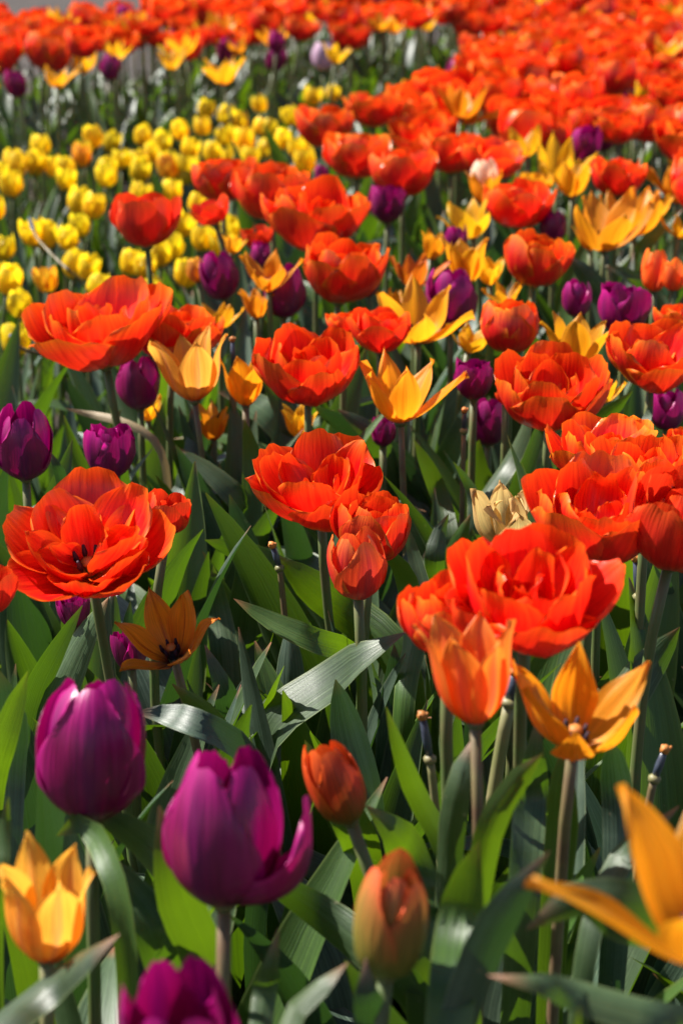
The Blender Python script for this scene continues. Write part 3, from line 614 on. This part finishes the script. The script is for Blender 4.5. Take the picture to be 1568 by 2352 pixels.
for i, (x, y) in enumerate(YL):
    flamed = (abs(x - 105) < 3 and abs(y - 643) < 3) or ry.random() < .04
    wp = (39 + (y - 200) * .050) * ry.uniform(.88, 1.14)
    v = i % 7
    tulip(x, y, wp, 'small_egg', 'flamed' if flamed else 'yellow', None, hz=.335 + ry.uniform(-.012, .012), op=[-.1, .05, .25, 0, .5, .15, .35][v], seed=300 + i % 14, spin=ry.uniform(0, 6.28),
          tilt=(ry.uniform(-.3, .3), ry.uniform(-.2, .25)), res=.75, joined=y < 330, leaves=3 if y > 330 else 0, leaft='n', lscale=(.8, 1.05), rnd=ry, hpx=wp * 1.18, group='small yellow tulips in their own bed', stemr=.0028)

# far and dense beds
def inpoly(x, y, P):
    c = False; j = len(P) - 1
    for i in range(len(P)):
        if (P[i][1] > y) != (P[j][1] > y) and x < (P[j][0]-P[i][0])*(y-P[i][1])/(P[j][1]-P[i][1])+P[i][0]: c = not c
        j = i
    return c
MASS = [(1105, 95), (1250, 62), (1420, 20), (1700, 0), (1700, 352), (1330, 352), (1110, 330), (1085, 385), (960, 425), (800, 400), (735, 330), (690, 262), (900, 205), (1000, 190), (1060, 145)]
MIX = [(1080, 345), (1330, 355), (1700, 352), (1700, 440), (1480, 375), (1260, 380), (1080, 395)]
BAND = [(-120, 42), (340, 28), (345, -75), (1750, -75), (1750, 18), (1200, 45), (1130, 60), (600, 66), (560, 112), (300, 118), (-120, 150)]
SUB = [(-120, 150), (300, 120), (560, 112), (600, 68), (840, 62), (830, 110), (650, 165), (300, 150), (200, 190), (-120, 240)]
rb_ = random.Random(21)
pts = []
tries = 0
cand = []
for _ in range(60000):
    x, y = rb_.uniform(-60, 1630), rb_.uniform(-52, 440)
    # uniform in world area: weight by depth^3
    Z = on_height(x, y, .45)[1]
    if rb_.random() > (Z / 9.5) ** 3: continue
    cand.append((x, y))
DENS = {'mass': .092, 'mix': .10, 'band': .105, 'sub': .17}
acc = []
hero_xy = [(p[0], p[1], p[2]) for p in PLACED]
for x, y in cand:
    rg = 'mass' if inpoly(x, y, MASS) else 'mix' if inpoly(x, y, MIX) else 'band' if inpoly(x, y, BAND) else 'sub' if inpoly(x, y, SUB) else None
    if not rg: continue
    Pw = on_height(x, y, .45)
    if any((Pw[0] - q[0]) ** 2 + (Pw[1] - q[1]) ** 2 < DENS[rg] ** 2 for q in acc): continue
    if y > 180 and any(abs(x - hx) < hw * .45 and abs(y - hy) < hw * .4 for hx, hy, hw in hero_xy): continue
    acc.append((Pw[0], Pw[1], x, y, rg))
print('far blooms', len(acc))
KIND = {'mass': (.76, .16, .08), 'mix': (.42, .42, .16), 'band': (.68, .22, .10), 'sub': (.12, .5, .38)}
far = []
for wx, wy, x, y, rg in acc:
    k = rb_.choices('RLP', KIND[rg])[0]
    Z = wy; v = rb_.randrange(7)
    grp = {'R': 'orange-red double tulips', 'L': 'orange and yellow pointed tulips', 'P': 'purple tulips'}[k] + {'mass': ' massed at the upper right', 'mix': ' in the mixed strip on the right', 'band': ' of the farthest bed', 'sub': ' along the front of the farthest bed'}[rg]
    jn = Z > 3.2
    if k == 'R':
        wp = .104 * rb_.uniform(.82, 1.15) * FPX / Z
        a = (D, 'red', [.1, .3, .45, 0, .35, -.1, .2][v], 400 + v)
    elif k == 'L':
        wp = .090 * rb_.uniform(.85, 1.15) * FPX / Z
        a = ('star', rb_.choice(['amber', 'amber', 'orange']), [.3, .5, .65, .2, .55, .4, .6][v], 420 + v)
    else:
        wp = .052 * rb_.uniform(.9, 1.1) * FPX / Z
        a = ('egg', 'purple', [.1, .2, 0, .3, .15, .05, .1][v], 440 + v)
    tulip(x, y, wp, a[0], a[1], None, hz={'R': .455, 'L': .45, 'P': .43}[k] + rb_.uniform(-.035, .03), op=a[2], seed=a[3], spin=rb_.uniform(0, 6.28), tilt=(rb_.uniform(-.25, .25), rb_.uniform(-.1, .35)),
          res=.9 if not jn else .72, joined=jn, leaves=2 if not jn else 0, rnd=rb_, group=grp, stemr=.0035)

# the farthest heads beyond three hundred of one kind become one mass
dbl = sorted((p for p in PLACED if p[4].name.startswith('double_tulip')), key=lambda p: p[5][1])
V, F, UV, MI, off = [], [], [], [], 0
gone = set()
for p in dbl[296:]:
    rt = p[4]
    for o in list(rt.children):
        me = o.data; nv = len(me.vertices); co = np.empty(nv * 3, dtype=np.float32); me.vertices.foreach_get('co', co); co = co.reshape(-1, 3).astype(float)
        Rm = np.array(o.rotation_euler.to_matrix()); co = (co * o.scale[0]) @ Rm.T + np.array(o.location) + p[5]
        if o.name.startswith('bloom'):
            nl = len(me.loops); vi = np.empty(nl, dtype=np.int32); me.loops.foreach_get('vertex_index', vi)
            uvs = np.empty(nl * 2, dtype=np.float32); me.uv_layers[0].data.foreach_get('uv', uvs); vuv = np.zeros((nv, 2)); vuv[vi] = uvs.reshape(-1, 2)
            V.append(co); F.append(vi.reshape(-1, 4) + off); UV.append(vuv); MI += [0] * (nl // 4); off += nv
        bpy.data.objects.remove(o)
    G, B_ = p[5], p[6]; v, f = tube(bez(G, G + (B_ - G) * .4, G + (B_ - G) * .7, B_, 4), .0035, 5)
    f = np.array([q for q in f if len(set(int(a) for a in q)) == 4]); V.append(v); F.append(f + off); UV.append(np.zeros((len(v), 2))); MI += [1] * len(f); off += len(v)
    bpy.data.objects.remove(rt); gone.add(id(p))
PLACED[:] = [p for p in PLACED if id(p) not in gone]
if V:
    o = obj('distant_double_tulips', mesh_from('distant_double_tulips', np.vstack(V), np.vstack(F), np.vstack(UV), [M['red'], M['stem']], MI))
    tag(o, 'most distant blurred heads of orange-red tulips along the top edge', 'tulips', None, 'stuff')

# ------------------------------------------------------------------ labels for the repeats, from what stands nearest
COLW = {'red': 'orange-red double tulip', 'scarlet': 'red tulip', 'orange': 'orange pointed tulip', 'amber': 'yellow-orange pointed tulip', 'purple': 'purple tulip', 'yellow': 'small yellow tulip', 'flamed': 'small yellow tulip flamed with red', 'pale': 'pale tulip', 'coral': 'coral tulip'}
LAND = [(336, 503, 'the lone red tulip'), (228, 742, 'the large red double at the left'), (515, 410, 'the red cluster at the centre left'), (740, 130, 'the pale lilac tulip'), (820, 355, 'the long red row'),
        (1110, 408, 'the pale cream tulip'), (1398, 502, 'the large yellow star tulip'), (60, 1013, 'the purple tulip at the left edge'), (105, 643, 'the red-flamed yellow one'),
        (0, 60, 'the upper left corner'), (1568, 60, 'the upper right corner'), (784, 0, 'the middle of the top edge'), (1568, 350, 'the right edge above the star tulip'), (340, 25, 'the end of the grey path'), (745, 290, 'the upper left of the red mass')]
ORD = ['nearest', 'second nearest', 'third nearest', 'fourth nearest', 'fifth nearest', 'sixth nearest', 'seventh nearest', 'eighth nearest', 'ninth nearest', 'tenth nearest'] + ['%dth nearest' % i for i in range(11, 60)]
def octant(dx, dy):
    a = (math.degrees(math.atan2(-dy, dx)) + 360 + 22.5) % 360
    return ['right of', 'up and right of', 'above', 'up and left of', 'left of', 'down and left of', 'below', 'down and right of'][int(a // 45)]
buckets = {}
for p in PLACED:
    x, y, w_, mat, rt, G, base = p
    if 'label' in rt: continue
    if abs(x - 105) < 1 and abs(y - 643) < 1:
        rt['label'] = 'yellow tulip flamed with red near the left edge, larger than its neighbours'; continue
    best = min(LAND, key=lambda l: (x - l[0]) ** 2 + (y - l[1]) ** 2)
    buckets.setdefault((mat, best[2], octant(x - best[0], y - best[1])), []).append(((x - best[0]) ** 2 + (y - best[1]) ** 2, rt))
for (mat, lm, oc), l in buckets.items():
    l.sort(key=lambda q: q[0])
    for i, (_, rt) in enumerate(l):
        rt['label'] = '%s %s %s%s' % (COLW[mat], oc, lm, '' if len(l) == 1 else ', %s' % ORD[i])

# ------------------------------------------------------------------ chosen leaves of the foreground: tip first, then towards the base
HL = [ # pts (x,y), half-width px, height of tip, roll deg, material
 ([(638,1278),(700,1340),(790,1410),(878,1478)], 48, .38, 35, 'leaf_fresh'),
 ([(537,1375),(620,1425),(720,1470),(800,1502)], 30, .37, 10, 'leaf_fresh'),
 ([(932,1452),(850,1500),(760,1570),(640,1660),(598,1750)], 46, .40, 55, 'leaf'),
 ([(305,1636),(370,1640),(450,1662),(530,1700)], 34, .34, 20, 'leaf_blue'),
 ([(395,1570),(440,1610),(490,1660),(520,1720)], 28, .34, 10, 'leaf_fresh'),
 ([(550,1240),(570,1330),(560,1450),(555,1640)], 52, .37, -10, 'leaf'),
 ([(527,1135),(560,1230),(590,1350),(600,1560)], 40, .39, 20, 'leaf_blue'),
 ([(190,1390),(130,1490),(80,1590),(40,1800)], 30, .39, 30, 'leaf'),
 ([(250,1372),(200,1450),(130,1600),(60,1850)], 42, .40, 35, 'leaf'),
 ([(262,1350),(258,1440),(245,1560),(235,1720)], 34, .36, 5, 'leaf'),
 ([(300,1380),(290,1470),(275,1600),(265,1760)], 28, .35, 5, 'leaf_blue'),
 ([(1240,742),(1180,800),(1110,880),(1050,960),(1020,1060)], 38, .41, 40, 'leaf'),
 ([(1221,910),(1205,980),(1165,1060),(1105,1150)], 19, .43, 50, 'leaf'),
 ([(1452,898),(1400,950),(1340,985),(1280,1020)], 26, .44, 30, 'leaf'),
 ([(1500,905),(1490,950),(1465,1010),(1450,1060)], 12, .43, 30, 'leaf'),
 ([(1040,1060),(1085,1130),(1090,1220),(1060,1330)], 18, .40, 15, 'leaf'),
 ([(1100,1010),(1095,1090),(1130,1160),(1140,1250)], 40, .36, 5, 'leaf_fresh'),
 ([(950,1010),(985,1080),(1010,1140),(1030,1220)], 22, .38, 5, 'leaf_fresh'),
 ([(718,930),(780,975),(860,1030),(940,1100),(1002,1205)], 36, .38, 35, 'leaf_blue'),
 ([(860,1110),(900,1160),(960,1230),(1010,1330)], 22, .36, 35, 'leaf'),
 ([(560,962),(578,1040),(582,1120),(570,1260)], 26, .40, 10, 'leaf_fresh'),
 ([(624,1010),(640,1060),(632,1120),(640,1220)], 34, .36, 0, 'leaf'),
 ([(848,1228),(900,1280),(935,1350),(950,1440),(930,1560)], 28, .42, 25, 'leaf_fresh'),
 ([(932,1200),(945,1260),(965,1330),(990,1420)], 18, .41, 10, 'leaf'),
 ([(1080,1180),(1050,1250),(1030,1330),(1030,1420)], 26, .36, 10, 'leaf_fresh'),
 ([(886,1622),(920,1730),(965,1840),(1020,1940),(1050,2060)], 28, .42, 15, 'leaf_fresh'),
 ([(205,1868),(280,1900),(350,1960),(410,2060)], 48, .38, 40, 'leaf'),
 ([(366,1850),(390,1960),(420,2080),(470,2200)], 60, .42, 10, 'leaf_fresh'),
 ([(1208,2135),(1290,2080),(1400,2095),(1500,2115),(1640,2130)], 80, .385, 28, 'leaf'),
 ([(1120,2240),(1220,2255),(1330,2285),(1450,2320),(1620,2370)], 46, .40, 30, 'leaf'),
 ([(560,1980),(640,2040),(740,2110),(880,2230),(960,2330)], 50, .34, 40, 'leaf'),
 ([(240,1960),(300,2050),(350,2130),(370,2250)], 60, .36, 45, 'leaf'),
 ([(275,2145),(200,2200),(100,2270),(-10,2360)], 42, .40, 50, 'leaf'),
 ([(1262,1955),(1190,2050),(1120,2170),(1060,2330)], 52, .42, 20, 'leaf_blue'),
 ([(1100,1930),(1080,2000),(1060,2100),(1040,2260)], 60, .40, 10, 'leaf_fresh'),
 ([(1246,1730),(1190,1790),(1140,1870),(1110,1990)], 36, .41, 15, 'leaf_fresh'),
 ([(1300,1700),(1290,1800),(1290,1900),(1280,2010)], 40, .36, 0, 'leaf_fresh'),
 ([(1235,1640),(1225,1720),(1215,1830),(1205,1960)], 42, .36, 30, 'leaf'),
 ([(1090,1690),(1060,1760),(1040,1850),(1030,1960)], 34, .38, 20, 'leaf'),
 ([(905,1480),(905,1590),(900,1700),(895,1820)], 40, .34, 10, 'leaf_blue'),
 ([(665,1430),(665,1520),(665,1600),(660,1720)], 38, .34, 10, 'leaf_blue'),
 ([(470,1480),(510,1570),(530,1650),(540,1780)], 32, .34, 10, 'leaf_blue'),
 ([(490,1300),(500,1400),(515,1500),(520,1620)], 34, .35, 5, 'leaf'),
 ([(0,1540),(20,1640),(10,1760),(5,1900)], 50, .38, 20, 'leaf_blue'),
 ([(20,1830),(10,1900),(0,2000),(-10,2100)], 22, .42, 20, 'leaf_fresh'),
 ([(65,1540),(40,1600),(10,1680),(-20,1800)], 36, .40, 30, 'leaf_fresh'),
 ([(1568,1130),(1530,1220),(1490,1330),(1440,1450)], 30, .37, 15, 'leaf'),
 ([(1560,1440),(1500,1520),(1440,1610),(1400,1720)], 50, .38, 15, 'leaf'),
 ([(1304,588),(1340,630),(1375,680),(1390,740)], 26, .43, 25, 'leaf_blue'),
 ([(582,510),(592,560),(600,600),(605,650)], 10, .44, 20, 'leaf_blue'),
 ([(440,935),(445,1020),(430,1120),(425,1260)], 30, .37, 5, 'leaf_blue'),
 ([(400,1025),(470,1070),(540,1130),(590,1230)], 28, .37, 35, 'leaf'),
 ([(600,850),(640,920),(670,980),(690,1060)], 26, .40, 10, 'leaf'),
 ([(775,940),(840,980),(880,1030),(900,1100)], 26, .38, 30, 'leaf'),
 ([(845,800),(880,870),(900,940),(905,1040)], 30, .41, 10, 'leaf'),
 ([(500,900),(560,920),(620,960),(670,1030)], 34, .36, 40, 'leaf'),
 ([(1130,750),(1128,790),(1120,830),(1105,880)], 9, .43, 20, 'leaf_fresh'),
 ([(840,1850),(900,1900),(950,1990),(980,2090)], 60, .36, 30, 'leaf_fresh'),
 ([(700,1700),(740,1780),(790,1860),(840,1990)], 46, .36, 10, 'leaf_fresh'),
 ([(770,1560),(800,1680),(830,1800),(850,1930)], 50, .33, 15, 'leaf_blue'),
 ([(520,2200),(470,2260),(420,2320),(380,2400)], 30, .34, 10, 'leaf'),
 ([(640,2130),(625,2210),(610,2280),(600,2370)], 32, .38, 20, 'leaf'),
 ([(800,2210),(740,2260),(680,2310),(640,2400)], 28, .38, 40, 'leaf_fresh'),
 ([(840,2200),(840,2260),(850,2320),(860,2400)], 40, .40, 10, 'leaf_blue'),
 ([(1560,1850),(1500,1900),(1430,1960),(1380,2050)], 30, .36, 30, 'leaf'),
 ([(1400,1700),(1410,1760),(1420,1850),(1420,1950)], 40, .34, 10, 'leaf_blue'),
 ([(130,1920),(150,1880),(200,1900),(240,1960)], 30, .37, 30, 'leaf_fresh'),
 ([(1330,2310),(1325,2340),(1320,2380),(1310,2430)], 18, .42, 10, 'leaf_fresh'),
 ([(470,1240),(560,1275),(640,1320),(720,1400)], 34, .37, 40, 'leaf'),
 ([(300,1110),(350,1180),(395,1260),(420,1350)], 30, .37, 30, 'leaf'),
 ([(110,1030),(125,1060),(140,1100),(150,1150)], 14, .42, 20, 'leaf_blue'),
 ([(150,938),(200,950),(260,962),(330,990)], 10, .37, 10, 'leaf_dry'),
 ([(1440,640),(1480,660),(1520,700),(1540,760)], 16, .42, 20, 'leaf'),
 ([(1390,612),(1430,625),(1480,660),(1510,690)], 16, .43, 20, 'leaf'),
 ([(1568,480),(1520,520),(1470,580),(1440,640)], 16, .45, 20, 'leaf_fresh'),
 ([(1030,1180),(1010,1220),(1000,1270),(1000,1330)], 24, .38, 10, 'leaf'),
]
def hero_leaf(i, ptsx, hw, hz, roll, mat):
    r = R(900 + i)
    if ptsx[0][1] > 1500: hz = min(.51, hz + (.085 if ptsx[0][0] > 1000 else .05))
    tip = on_height(*ptsx[0], hz); Y = tip[1]
    W3 = [on_depth(x, y, Y + .012 * k * r.uniform(-1, 1)) for k, (x, y) in enumerate(ptsx)]
    last = W3[-1]; prev = W3[-2]; d = last - prev
    if last[2] > .05:
        g = np.array([last[0] + d[0] * .6, last[1] + .02, 0.0]); mid = (last * .55 + g * .45) + np.array([d[0] * .3, 0, 0])
        W3 += [mid, g]
    vis = sum(np.linalg.norm(W3[k + 1] - W3[k]) for k in range(len(ptsx) - 1)); tot = sum(np.linalg.norm(W3[k + 1] - W3[k]) for k in range(len(W3) - 1))
    W3 = np.array(W3)[::-1]
    seg = np.concatenate([[0], np.cumsum(np.linalg.norm(np.diff(W3, axis=0), axis=1))]); seg /= seg[-1]
    n = 26; v = np.linspace(0, 1, n)
    cl = np.stack([catmull(seg, W3[:, k], v) for k in range(3)], 1)
    tan = np.gradient(cl, axis=0); tan /= np.linalg.norm(tan, axis=1)[:, None]
    side = np.cross(tan, cl - CAMP); side /= np.linalg.norm(side, axis=1)[:, None]
    nor = np.cross(tan, side); a = math.radians(roll * (1 if i % 2 else -1))
    side = side * math.cos(a) + nor * math.sin(a)
    hwm = hw / FPX * (Y / cp) / max(.55, math.cos(a))
    tt = (1 - v) * tot / vis
    w_ = hwm * np.clip(np.where(tt < 1, catmull([0, .05, .18, .38, .62, 1], [.02, .22, .58, .90, 1, .96], np.clip(tt, 0, 1)), .96 - .42 * np.clip((tt - 1) / max(.01, tot / vis - 1), 0, 1)), .012, 2)
    V, F, uv = leaf_surface(cl, w_, side, -.45 * (1 if r.rand() < .7 else -.6) * (1 - .4 * v), 9, r, .07)
    G = cl[0]
    # belongs to the nearest plant
    best = min((p for p in PLACED if p[5][1] < 4), key=lambda p: (p[5][0] - G[0]) ** 2 + (p[5][1] - G[1]) ** 2)
    o = obj('leaf', mesh_from('leaf', V - best[5], F, uv, [M[mat]]), best[4])
    b = r.uniform(.85, 1.1); o.color = (b, b, b, 1)
    if mat == 'leaf_dry': o['label'] = 'dry tan leaf'
for i, h in enumerate(HL): hero_leaf(i, *h)


# ------------------------------------------------------------------ bare stalks whose petals have dropped
def stalk(top, base_xy, label, hz, plen=.022, mat='stem_brown', curve=0, rad=.0024, tipz=None, dz=0, i=0):
    T = on_height(*top, hz); q = on_depth(*base_xy, T[1] + dz)
    G = np.array([q[0] + (q[0] - T[0]) * (q[2] / max(.05, T[2] - q[2])) * .5, q[1], 0]) if q[2] > .02 else np.array([q[0], q[1], 0])
    rt = root('bare_stalk', G, label, 'tulip stalk', 'stalks that lost their petals')
    ax = (T - q); ax /= np.linalg.norm(ax); J = T - ax * plen
    P = bez(np.array([0, 0, -.01]), (q - G) * .6, q - G + ax * .01, J - G, 12)
    V, F = tube(P, np.linspace(rad * 1.3, rad, 12), 7)
    obj('stem', mesh_poly('stem', [(V, F, 0)], [M[mat]]), rt)
    K = [(*tube([J - G - ax * .001, J - G + ax * .002, J - G + ax * .004], [rad * 1.5, rad * 1.7, rad], 7), 2)]
    K.append((*tube([J - G + ax * .003, J - G + ax * plen * .5, T - G], [rad * .95, rad * 1.12, rad * .85], 7), 0))
    K.append((*tube([T - G - ax * .001, T - G + ax * .002, T - G + ax * .004], [rad * 1.2, rad * 1.3, rad * .5], 6), 1))
    for k in range(3):
        a = k * 2.1; e = np.array([math.cos(a), math.sin(a), 0]) * rad * 1.4
        K.append((*tube([T - G + e * .4, T - G + e + ax * .003], [rad * .6, rad * .4], 5), 1))
    obj('pistil', mesh_poly('pistil', K, [M['pistil_dark'], M['stigma'], M['stem_pale']]), rt)
stalk((534, 782), (540, 1010), 'bare dark-tipped stalk beside the apricot tulip, its tip bent', .445, .03)
stalk((1066, 945), (1060, 1180), 'bare stalk with a blue-black tip right of the single yellow-orange tulip', .42, .02)
stalk((626, 1255), (650, 1330), 'short bare tip with orange end above the bright green leaf', .39, .02)
stalk((970, 1648), (1005, 1850), 'bare stalk with blue tip and orange end left of the coral tulip stem', .43, .028, 'stem_pale')
stalk((1185, 1545), (1120, 1840), 'thick pale bare stalk slanting between the coral and orange star tulips', .45, .02, 'stem_pale', rad=.0038)
stalk((1460, 1285), (1475, 1480), 'dark bare stalk under the big red cluster at the right', .42, .03, 'stem_brown', rad=.003)
stalk((1385, 565), (1400, 640), 'bare blue-tipped stalk below the large yellow star tulip', .42, .03, 'stem_pale')
stalk((1525, 1725), (1480, 1850), 'blurred bare dark tip above the very near orange tulip', .40, .02, 'stem_brown')
def bent_stalk(pts, label, hz):
    W3 = np.array([on_height(x, y, h) for (x, y), h in zip(pts, hz)]); G = np.array([W3[-1][0], W3[-1][1], 0])
    rt = root('bare_stalk', G, label, 'tulip stalk', 'stalks that lost their petals')
    t = np.linspace(0, 1, len(W3)); v = np.linspace(0, 1, 18); c = np.stack([catmull(t, W3[:, k], v) for k in range(3)], 1) - G
    Vt, F = tube(c[3:], np.linspace(.002, .0028, 15), 6); obj('stem', mesh_poly('stem', [(Vt, F, 0)], [M['stem_brown']]), rt)
    Vt, F = tube(c[:4], [.0025, .0032, .003, .0022], 6); obj('pistil', mesh_poly('pistil', [(Vt, F, 0)], [M['pistil_dark']]), rt)
bent_stalk([(68, 500), (85, 545), (130, 595), (180, 640), (230, 690)], 'thin bent dark stalk arching over the yellow bed', [.40, .39, .37, .33, .02])
bent_stalk([(25, 770), (50, 800), (100, 815), (160, 830)], 'thin bent stalk crossing the yellow tulip low at the left', [.36, .35, .33, .28])

# ------------------------------------------------------------------ leafy plants without bloom, and the far foliage
rf = random.Random(77)
ground = []
bloomG = [(p[5][0], p[5][1]) for p in PLACED]
def hidden_gap(x, y): return False
cells = {}
fill = []
for _ in range(40000):
    y = rf.uniform(.42, 8.6); x = rf.uniform(-.5, .5) * (.36 * y + .55)
    if y > 6.9 and x < -0.55: continue
    sp_ = .115 if y < .95 else .080 if y < 1.25 else .061 if y < 2.6 else .10 if y < 4.6 else .12
    ok = True
    key = (int(x / .15), int(y / .15))
    for a in (-1, 0, 1):
        for b in (-1, 0, 1):
            for q in cells.get((key[0] + a, key[1] + b), ()):
                if (q[0] - x) ** 2 + (q[1] - y) ** 2 < sp_ ** 2: ok = False; break
    if not ok: continue
    if y < 3 and any((g[0] - x) ** 2 + (g[1] - y) ** 2 < .0010 for g in bloomG): continue
    cells.setdefault(key, []).append((x, y)); fill.append((x, y))
def is_yellow_bed(x, y):
    vx, vy, _ = view((x, y, .33)); return vy > 200 and vx < 330 + max(0, (430 - vy)) * 1.9 and vy < 930 and y > 2.15
fill.sort(key=lambda q: q[1])
near = [q for q in fill if -60 < view((q[0], q[1], .2))[0] < 1628][:285]
nset = set(near); ymax = near[-1][1]
rest = [q for q in fill if q not in nset]
print('fill', len(fill), 'near', len(near), 'to', ymax)
clumps = []
for (x, y) in near:
    rt = root('tulip_leaf_clump', (x, y, 0), 'clump of green tulip leaves without a bloom', 'tulip leaves', 'tulip plants in leaf only')
    clumps.append((x, y, rt))
    yb = is_yellow_bed(x, y)
    add_leaves(rt, rf.choice([2, 3, 3]), rf, 'n' if yb else 'w', (.75, .95) if yb else (.76, 1.08))
SHORT = [(228, 742, 'the largest tall red tulip'), (214, 1222, 'the wide open red tulip'), (703, 838, 'the central red double'), (722, 1102, 'the red tulip with spread petal'), (820, 1292, 'the round pinkish tulip'),
 (1262, 888, 'the wide crumpled red tulip'), (1500, 818, 'the red double at right edge'), (1360, 1165, 'the big red cluster'), (1190, 1365, 'the frontmost red tulip'), (1060, 1510, 'the coral tulip'), (1325, 1605, 'the orange star tulip'),
 (1490, 1950, 'the very near orange tulip'), (118, 2060, 'the apricot corner tulip'), (215, 1718, 'the plump purple tulip'), (545, 1895, 'the largest purple tulip'), (420, 2325, 'the cut-off purple tulip'), (768, 1795, 'the leaning bud'),
 (897, 2092, 'the greenish bud'), (392, 1440, 'the shaded orange star tulip'), (60, 1013, 'the purple tulip at left edge'), (440, 832, 'the apricot tulip by the stalk'), (948, 882, 'the single yellow-orange tulip'), (975, 705, 'the wide yellow-orange star'),
 (1170, 748, 'the compact round red tulip'), (336, 503, 'the lone red tulip'), (505, 632, 'the purple tulip by yellows'), (725, 492, 'the broad red double'), (105, 643, 'the red-flamed yellow tulip'), (1170, 2100, 'the lower right leaves'), (1385, 565, 'the blue-tipped stalk')]
bk = {}
for x, y, rt in clumps:
    a, b, _ = view((x, y, .22)); best = min(SHORT, key=lambda l: (a - l[0]) ** 2 + (b - l[1]) ** 2)
    bk.setdefault((best[2], octant(a - best[0], b - best[1])), []).append(((a - best[0]) ** 2 + (b - best[1]) ** 2, rt))
for (lm, oc), l in bk.items():
    l.sort(key=lambda q: q[0])
    for i, (_, rt) in enumerate(l): rt['label'] = 'green tulip leaves %s %s%s' % (oc, lm, '' if len(l) == 1 else ', %s' % ORD[i])
V, F, UV, MI, off = [], [], [], [], 0
LOW = []
for i in range(10):
    LOW.append(leaf_template(500 + i, rl.uniform(.25, .34), rl.uniform(.034, .052), rl.uniform(3, 16), rl.choice([25., 60., 95.]), rl.uniform(-60, 60), rl.uniform(.4, .9), n=9, nu=5))
LOWN = []
for i in range(8):
    LOWN.append(leaf_template(600 + i, rl.uniform(.22, .30), rl.uniform(.018, .028), rl.uniform(3, 14), rl.uniform(10, 50), rl.uniform(-60, 60), rl.uniform(.4, .9), n=9, nu=3))
for (x, y) in rest:
    yb = is_yellow_bed(x, y); n = 4 if yb else 4; a = rf.uniform(0, 6.28)
    for k in range(n):
        v, f, uv = (LOWN if yb else LOW)[rf.randrange(8)]
        a += 6.28 / n + rf.uniform(-.5, .5); s = rf.uniform(.75, .98) if yb else rf.uniform(.8, 1.12)
        c, sn = math.cos(a), math.sin(a); Rz = np.array([[c, -sn, 0], [sn, c, 0], [0, 0, 1]]) * s
        V.append(v @ Rz.T + np.array([x, y, 0])); F.append(f + off); UV.append(uv); off += len(v)
        MI += [rf.choices([0, 1, 2], [.4, .35, .25])[0]] * len(f)
o = obj('tulip_foliage', mesh_from('tulip_foliage', np.vstack(V), np.vstack(F), np.vstack(UV), [M['leaf'], M['leaf_fresh'], M['leaf_blue']], MI))
tag(o, 'dense upright green tulip leaves under the far and outer blooms', 'foliage', None, 'stuff')

# ------------------------------------------------------------------ ground
def sheet(name, x0, x1, y0, y1, z, mat, n=60, amp=0.0, seed=0):
    r = R(seed); X, Y = np.meshgrid(np.linspace(x0, x1, n), np.linspace(y0, y1, n))
    Z = z + amp * wob(r, X * 9, Y * 9, 6, 2.5)
    o = obj(name, mesh_from(name, np.stack([X, Y, Z], -1).reshape(-1, 3), grid_faces(n, n), np.stack([X, Y], -1).reshape(-1, 2), [mat])); tag(o, kind='structure'); return o
sheet('ground', -220, 220, -60, 400, -.03, M['path'], 8)
sheet('flower_bed_soil', -3.2, 3.6, -.6, 8.7, .0, M['soil'], 160, .006, 4)
sheet('path', -12, 12, 8.75, 30, -.02, M['path'], 60, .004, 5)
# loose soil crumbs, nobody could count them
rs = R(8); V, F, off = [], [], 0
base_v = np.array([(1,0,0),(-1,0,0),(0,1,0),(0,-1,0),(0,0,1),(0,0,-1)], float)
base_f = np.array([(0,2,4),(2,1,4),(1,3,4),(3,0,4),(2,0,5),(1,2,5),(3,1,5),(0,3,5)])
for k in range(3000):
    y = rs.uniform(.4, 3.2); x = rs.uniform(-.5, .5) * (.4 * y + .5); s = rs.uniform(.002, .008)
    V.append(base_v * s * rs.uniform(.6, 1.3, (6, 3)) + np.array([x, y, .003])); F.append(base_f + off); off += 6
o = obj('soil_crumbs', mesh_from('soil_crumbs', np.vstack(V), np.vstack(F), None, [M['clod']])); tag(o, 'dark loose soil crumbs on the flower bed', 'soil', None, 'stuff')
print('objects', len(bpy.data.objects))
